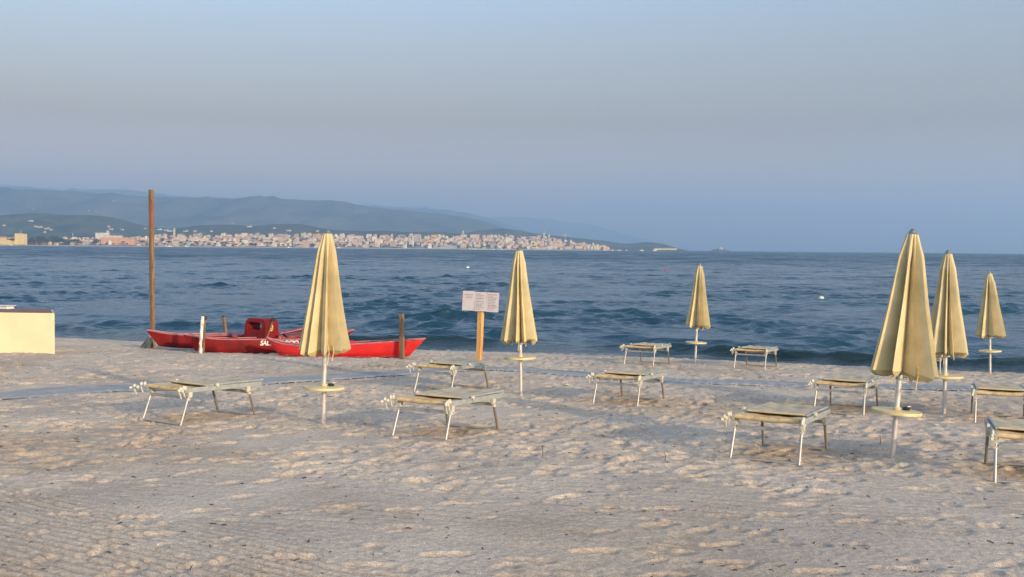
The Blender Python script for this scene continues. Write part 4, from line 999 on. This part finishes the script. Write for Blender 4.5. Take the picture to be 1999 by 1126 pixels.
# ------------------------------------------------------------------ posts and poles
def post(name, foot, top, wid, mts, label, cat='post', lean_back=0, group=None, sq=True, dep_=None):
    p = G(*foot); px_m = F / p.y
    H_ = (foot[1] - top[1]) / px_m; dx = (top[0] - foot[0]) / px_m - ROLL * H_
    t = empty(name, p, label=label, cat=cat, group=group)
    b = MB(); w_ = wid / px_m / (1.27 if sq else 1)
    n_ = 9
    rd = random.Random(hash(name) % 99 if False else int(foot[0]))
    if sq:
        vs = []
        for i in range(n_):
            u = i / (n_ - 1) ; zz = -.3 + (H_ + .3) * u; ox = dx * u + rd.uniform(-.003, .003); k = w_ / 2 * rd.uniform(.96, 1.03)
            for a in (0, 1, 2, 3):
                vs.append((ox + (-k, k, k, -k)[a] * .92, (-k, -k, k, k)[a] * .8 + lean_back * u, zz))
        fs = [(i * 4 + k, i * 4 + (k + 1) % 4, (i + 1) * 4 + (k + 1) % 4, (i + 1) * 4 + k) for i in range(n_ - 1) for k in range(4)] + [(3, 2, 1, 0), tuple(range(4 * n_ - 4, 4 * n_))]
        R_ = Matrix.Rotation(-.55, 3, 'Z'); vs = [tuple(R_ @ Vector((v[0] - dx * ((v[2] + .3) / (H_ + .3)), v[1], v[2])) + Vector((dx * ((v[2] + .3) / (H_ + .3)), 0, 0))) for v in vs]
        b.add(vs, fs); b.build('timber', mts, t, bevel=w_ * .06)
    else:
        b.tube([(dx * u + .006 * math.sin(5 * u + 1), lean_back * u, -.25 + (H_ + .25) * u) for u in np.linspace(0, 1, 10)], [w_ / 2 * (1 + .08 * math.sin(7 * q)) for q in range(10)], 12); b.build('shaft', mts, t, True)
    return t, H_, dx, w_
tp, H_, dx, w_ = post('timber_post', (298, 677), (299, 370), 11, M['wood'], 'tall square timber post with a red mark near its top, left of the boats')
b = MB(); kk_ = w_ / 2
R_ = Matrix.Rotation(-.55, 3, 'Z')
q = [R_ @ Vector(v) for v in ((w_ * .12, -w_ * .375, H_ * .82), (w_ * .462, -w_ * .375, H_ * .76), (w_ * .462, -w_ * .375, H_ * .88), (w_ * .34, -w_ * .375, H_ * .93), (w_ * .12, -w_ * .375, H_ * .74))]
b.box(tuple(R_ @ Vector((w_ * .27, -w_ * .372, H_ * .85))), (w_ * .42, .012, .62), rot=(0, 0, -.55)); b.box(tuple(R_ @ Vector((w_ * .30, -w_ * .376, H_ * .89))), (w_ * .26, .012, .35), rot=(0, .06, -.55)); b.build('red_mark', mat('faded_red_mark', (.55, .05, .04), .7, var=.4, scale=6), tp)
for (a, bb, mt) in (((-.28, -.12, -.05), (-.03, .0, .30), M['wood_grey']), ((-.16, -.2, -.05), (-.01, -.05, .34), M['wood_grey']), ((-.02, -.28, -.05), (.0, -.09, .30), M['wood_grey']), ((.14, -.25, -.05), (.03, -.08, .28), M['pine'])):
    b = MB(); va, vb = Vector(a), Vector(bb); dv = vb - va; c = (va + vb) / 2; qn = dv.to_track_quat('Z', 'Y').to_euler()
    b.box(tuple(c), (.11 if mt is not M['pine'] else .05, .03, dv.length), rot=tuple(qn)); b.build('brace', mt, tp, bevel=.004)
t2, H2, dx2, w2 = post('mooring_pole', (389, 690), (397, 617), 7, M['white_pole'], 'leaning peeling white pole in front of the red rescue boat', 'pole', sq=False)
b = MB(); b.tube([(.075, .03, -.1), (dx2 + .035, .03, H2 - .02)], .022, 8); b.build('backing_stake', M['wood'], t2, True)
b = MB(); b.tube([(dx2 + .035, .02, H2 - .08), (dx2 + .04, .02, H2 + .01)], .034, 10); b.build('cap', M['black'], t2, True)
t3, H3, dx3, w3 = post('mooring_stake', (446, 676), (437, 618), 8, M['wood'], 'weathered wooden stake with a dark top standing behind the red rescue boat', 'stake')
b = MB(); b.box((dx3 - .01, 0, H3 + .012), (w3 * .95, w3 * .8, .03)); b.build('cap', M['black'], t3)
b = MB(); b.tube([(dx3, -.02, H3 * .45), (dx3 + .12, -.02, .1)], .006, 5); b.build('rope', M['wood_grey'], t3)
post('wooden_stake', (786, 699), (784, 612), 11, M['wood'], 'single square wooden stake in front of the right end of the bright red boat', 'stake')
sp_, Hs, dxs, ws = post('sign_post', (934, 714), (939, 600), 14, M['pine'], 'fresh pine post carrying a board with three printed sheets', 'sign')
sc_m = sp_.location.y / F
b = MB(); bw, bh = 71 * sc_m, 37 * sc_m; cz = (714 - 587.5) * sc_m
b.box((.0, .0, 0), (bw, .012, bh)); bd = b.build('board', M['wood_grey'], sp_); bd.location = (3.5 * sc_m, -ws * .75, cz); bd.rotation_euler = (0, .02, .06)
for k in range(3):
    b = MB(); pw = bw / 3.05; x0 = (k - 1) * bw / 3; rd = random.Random(k)
    b.box((0, 0, 0), (pw, .006, bh * 1.02), mi=0)
    for r0_ in range(11):
        if k == 0 and r0_ not in (1, 2, 3): continue
        lw = pw * rd.uniform(.4, .8); b.box((-(pw * .84 - lw) / 2 * (1 if k else 0), -.0045, bh * (.40 - r0_ * .08)), (lw, .002, bh * rd.uniform(.026, .045)), mi=1)
    o = b.build('paper_sheet', [M['paper'], M['ink']], bd); o.location = (x0, -.012, (0.012, 0, -.01)[k]); o.rotation_euler = (0, (.03, 0, .03)[k], 0)

# ------------------------------------------------------------------ cream wall block at left
pw_ = G(107, 691); px_m = F / pw_.y; hgt = 80 / px_m
yaww = R(-5)
wb = empty('beach_wall', (pw_.x, pw_.y, pw_.z), (0, 0, 0), label='low cream rendered block with a brown top at the left edge of the beach', cat='wall')
FP = [(0, 0), (-4.5, .35), (-4.5, 1.5), (-.62, 1.35)]
def prism(fp, z0, z1, name, m_, bv):
    b = MB(); n_ = len(fp); b.add([(x, y_, z0) for x, y_ in fp] + [(x, y_, z1) for x, y_ in fp], [tuple(range(n_)), tuple(range(2 * n_ - 1, n_ - 1, -1))] + [(k, (k + 1) % n_, n_ + (k + 1) % n_, n_ + k) for k in range(n_)])
    o = b.build(name, m_, wb, bevel=bv); return o
prism(FP, -.3, hgt, 'render', M['cream_wall'], .012)
prism([(-.06, .05), (-4.45, .40), (-4.45, 1.45), (-.64, 1.30)], hgt + .002, hgt + .018, 'brown_top', M['brown_top'], .005)
b = MB(); b.box((0, 0, .03), (.5, .22, .06), taper=.9); b.box((0, 0, .068), (.54, .26, .014))
tr = b.build('storage_tray', M['white'], None, bevel=.006); tr.location = wb.matrix_basis @ Vector((-1.62, 1.12, hgt + .019)); tr.rotation_euler.z = R(-18)
tagp(tr, 'flat white tray lying on the brown top of the cream block', 'tray')

# ------------------------------------------------------------------ buoys
def buoy(px, py, r, m_, label, top=None):
    p = sea_pt(px, py); t = empty('buoy', (p.x, p.y, -.02), label=label, cat='buoy')
    b = MB(); b.lathe([(.02 * r, -.6 * r), (.7 * r, -.4 * r), (r, .1 * r), (.85 * r, .6 * r), (.45 * r, .95 * r), (.12 * r, 1.05 * r)], 18); b.build('float', m_, t, True)
    b = MB(); b.tube([(0, 0, r), (0, 0, 1.35 * r)], .10 * r, 8); b.build('ring', M['black'], t)
buoy(1603, 583, .17, M['white'], 'white buoy floating between the smallest and the nearest umbrella')
buoy(1300, 529, .20, M['red_b'], 'small red buoy far out left of the smallest umbrella')
buoy(913, 523, .26, M['white'], 'tiny white buoy far out above the sign with papers')

# ------------------------------------------------------------------ debris on the sand (uncountable bits)
b = MB(); rd = random.Random(9)
for k in range(1500):
    yy = 4.6 + rd.random() ** 1.2 * 21; xx = rd.uniform(-1, 1) * (.52 * yy + 1)
    if shore_dist(xx, yy) < .4: continue
    z = surf(xx, yy); a = rd.random() * 6.28; L = rd.uniform(.004, .016) * (1 + .05 * yy)
    c = Vector((xx, yy, z + .004)); d_ = Vector((math.cos(a), math.sin(a), rd.uniform(-.1, .3))) * L
    b.tube([c - d_, c + d_ * .2 + Vector((0, 0, .004)), c + d_], [rd.uniform(.001, .004)] * 3, 4)
for (px, py) in ((1059, 893), (1298, 905), (1718, 868)):
    p = GS(px, py); b.tube([p, p + Vector((.004, 0, .07)), p + Vector((-.004, 0, .11))], .0025, 4)
deb = b.build('seagrass_bits', mat('dry_seagrass', (.05, .035, .02), .9, var=.5, scale=3)); tagp(deb, kind='stuff'); deb['label'] = 'dark bits of dry seagrass and twigs scattered on the sand'

# ------------------------------------------------------------------ haze
b = MB(); b.box((0, 2500, 410), (32000, 37000, 926)); 
hz_o = b.build('haze', None); hz_o.data.materials.clear()
hm_ = bpy.data.materials.new('haze'); hm_.use_nodes = True; n = hm_.node_tree.nodes; l = hm_.node_tree.links
n.remove(n['Principled BSDF']); pv = n.new('ShaderNodeVolumePrincipled'); pv.inputs['Color'].default_value = (.50, .71, .95, 1); pv.inputs['Density'].default_value = 1.5e-4; pv.inputs['Anisotropy'].default_value = .3
l.new(pv.outputs[0], n['Material Output'].inputs['Volume']); hz_o.data.materials.append(hm_)
tagp(hz_o, kind='stuff'); hz_o['label'] = 'pale haze over the bay'
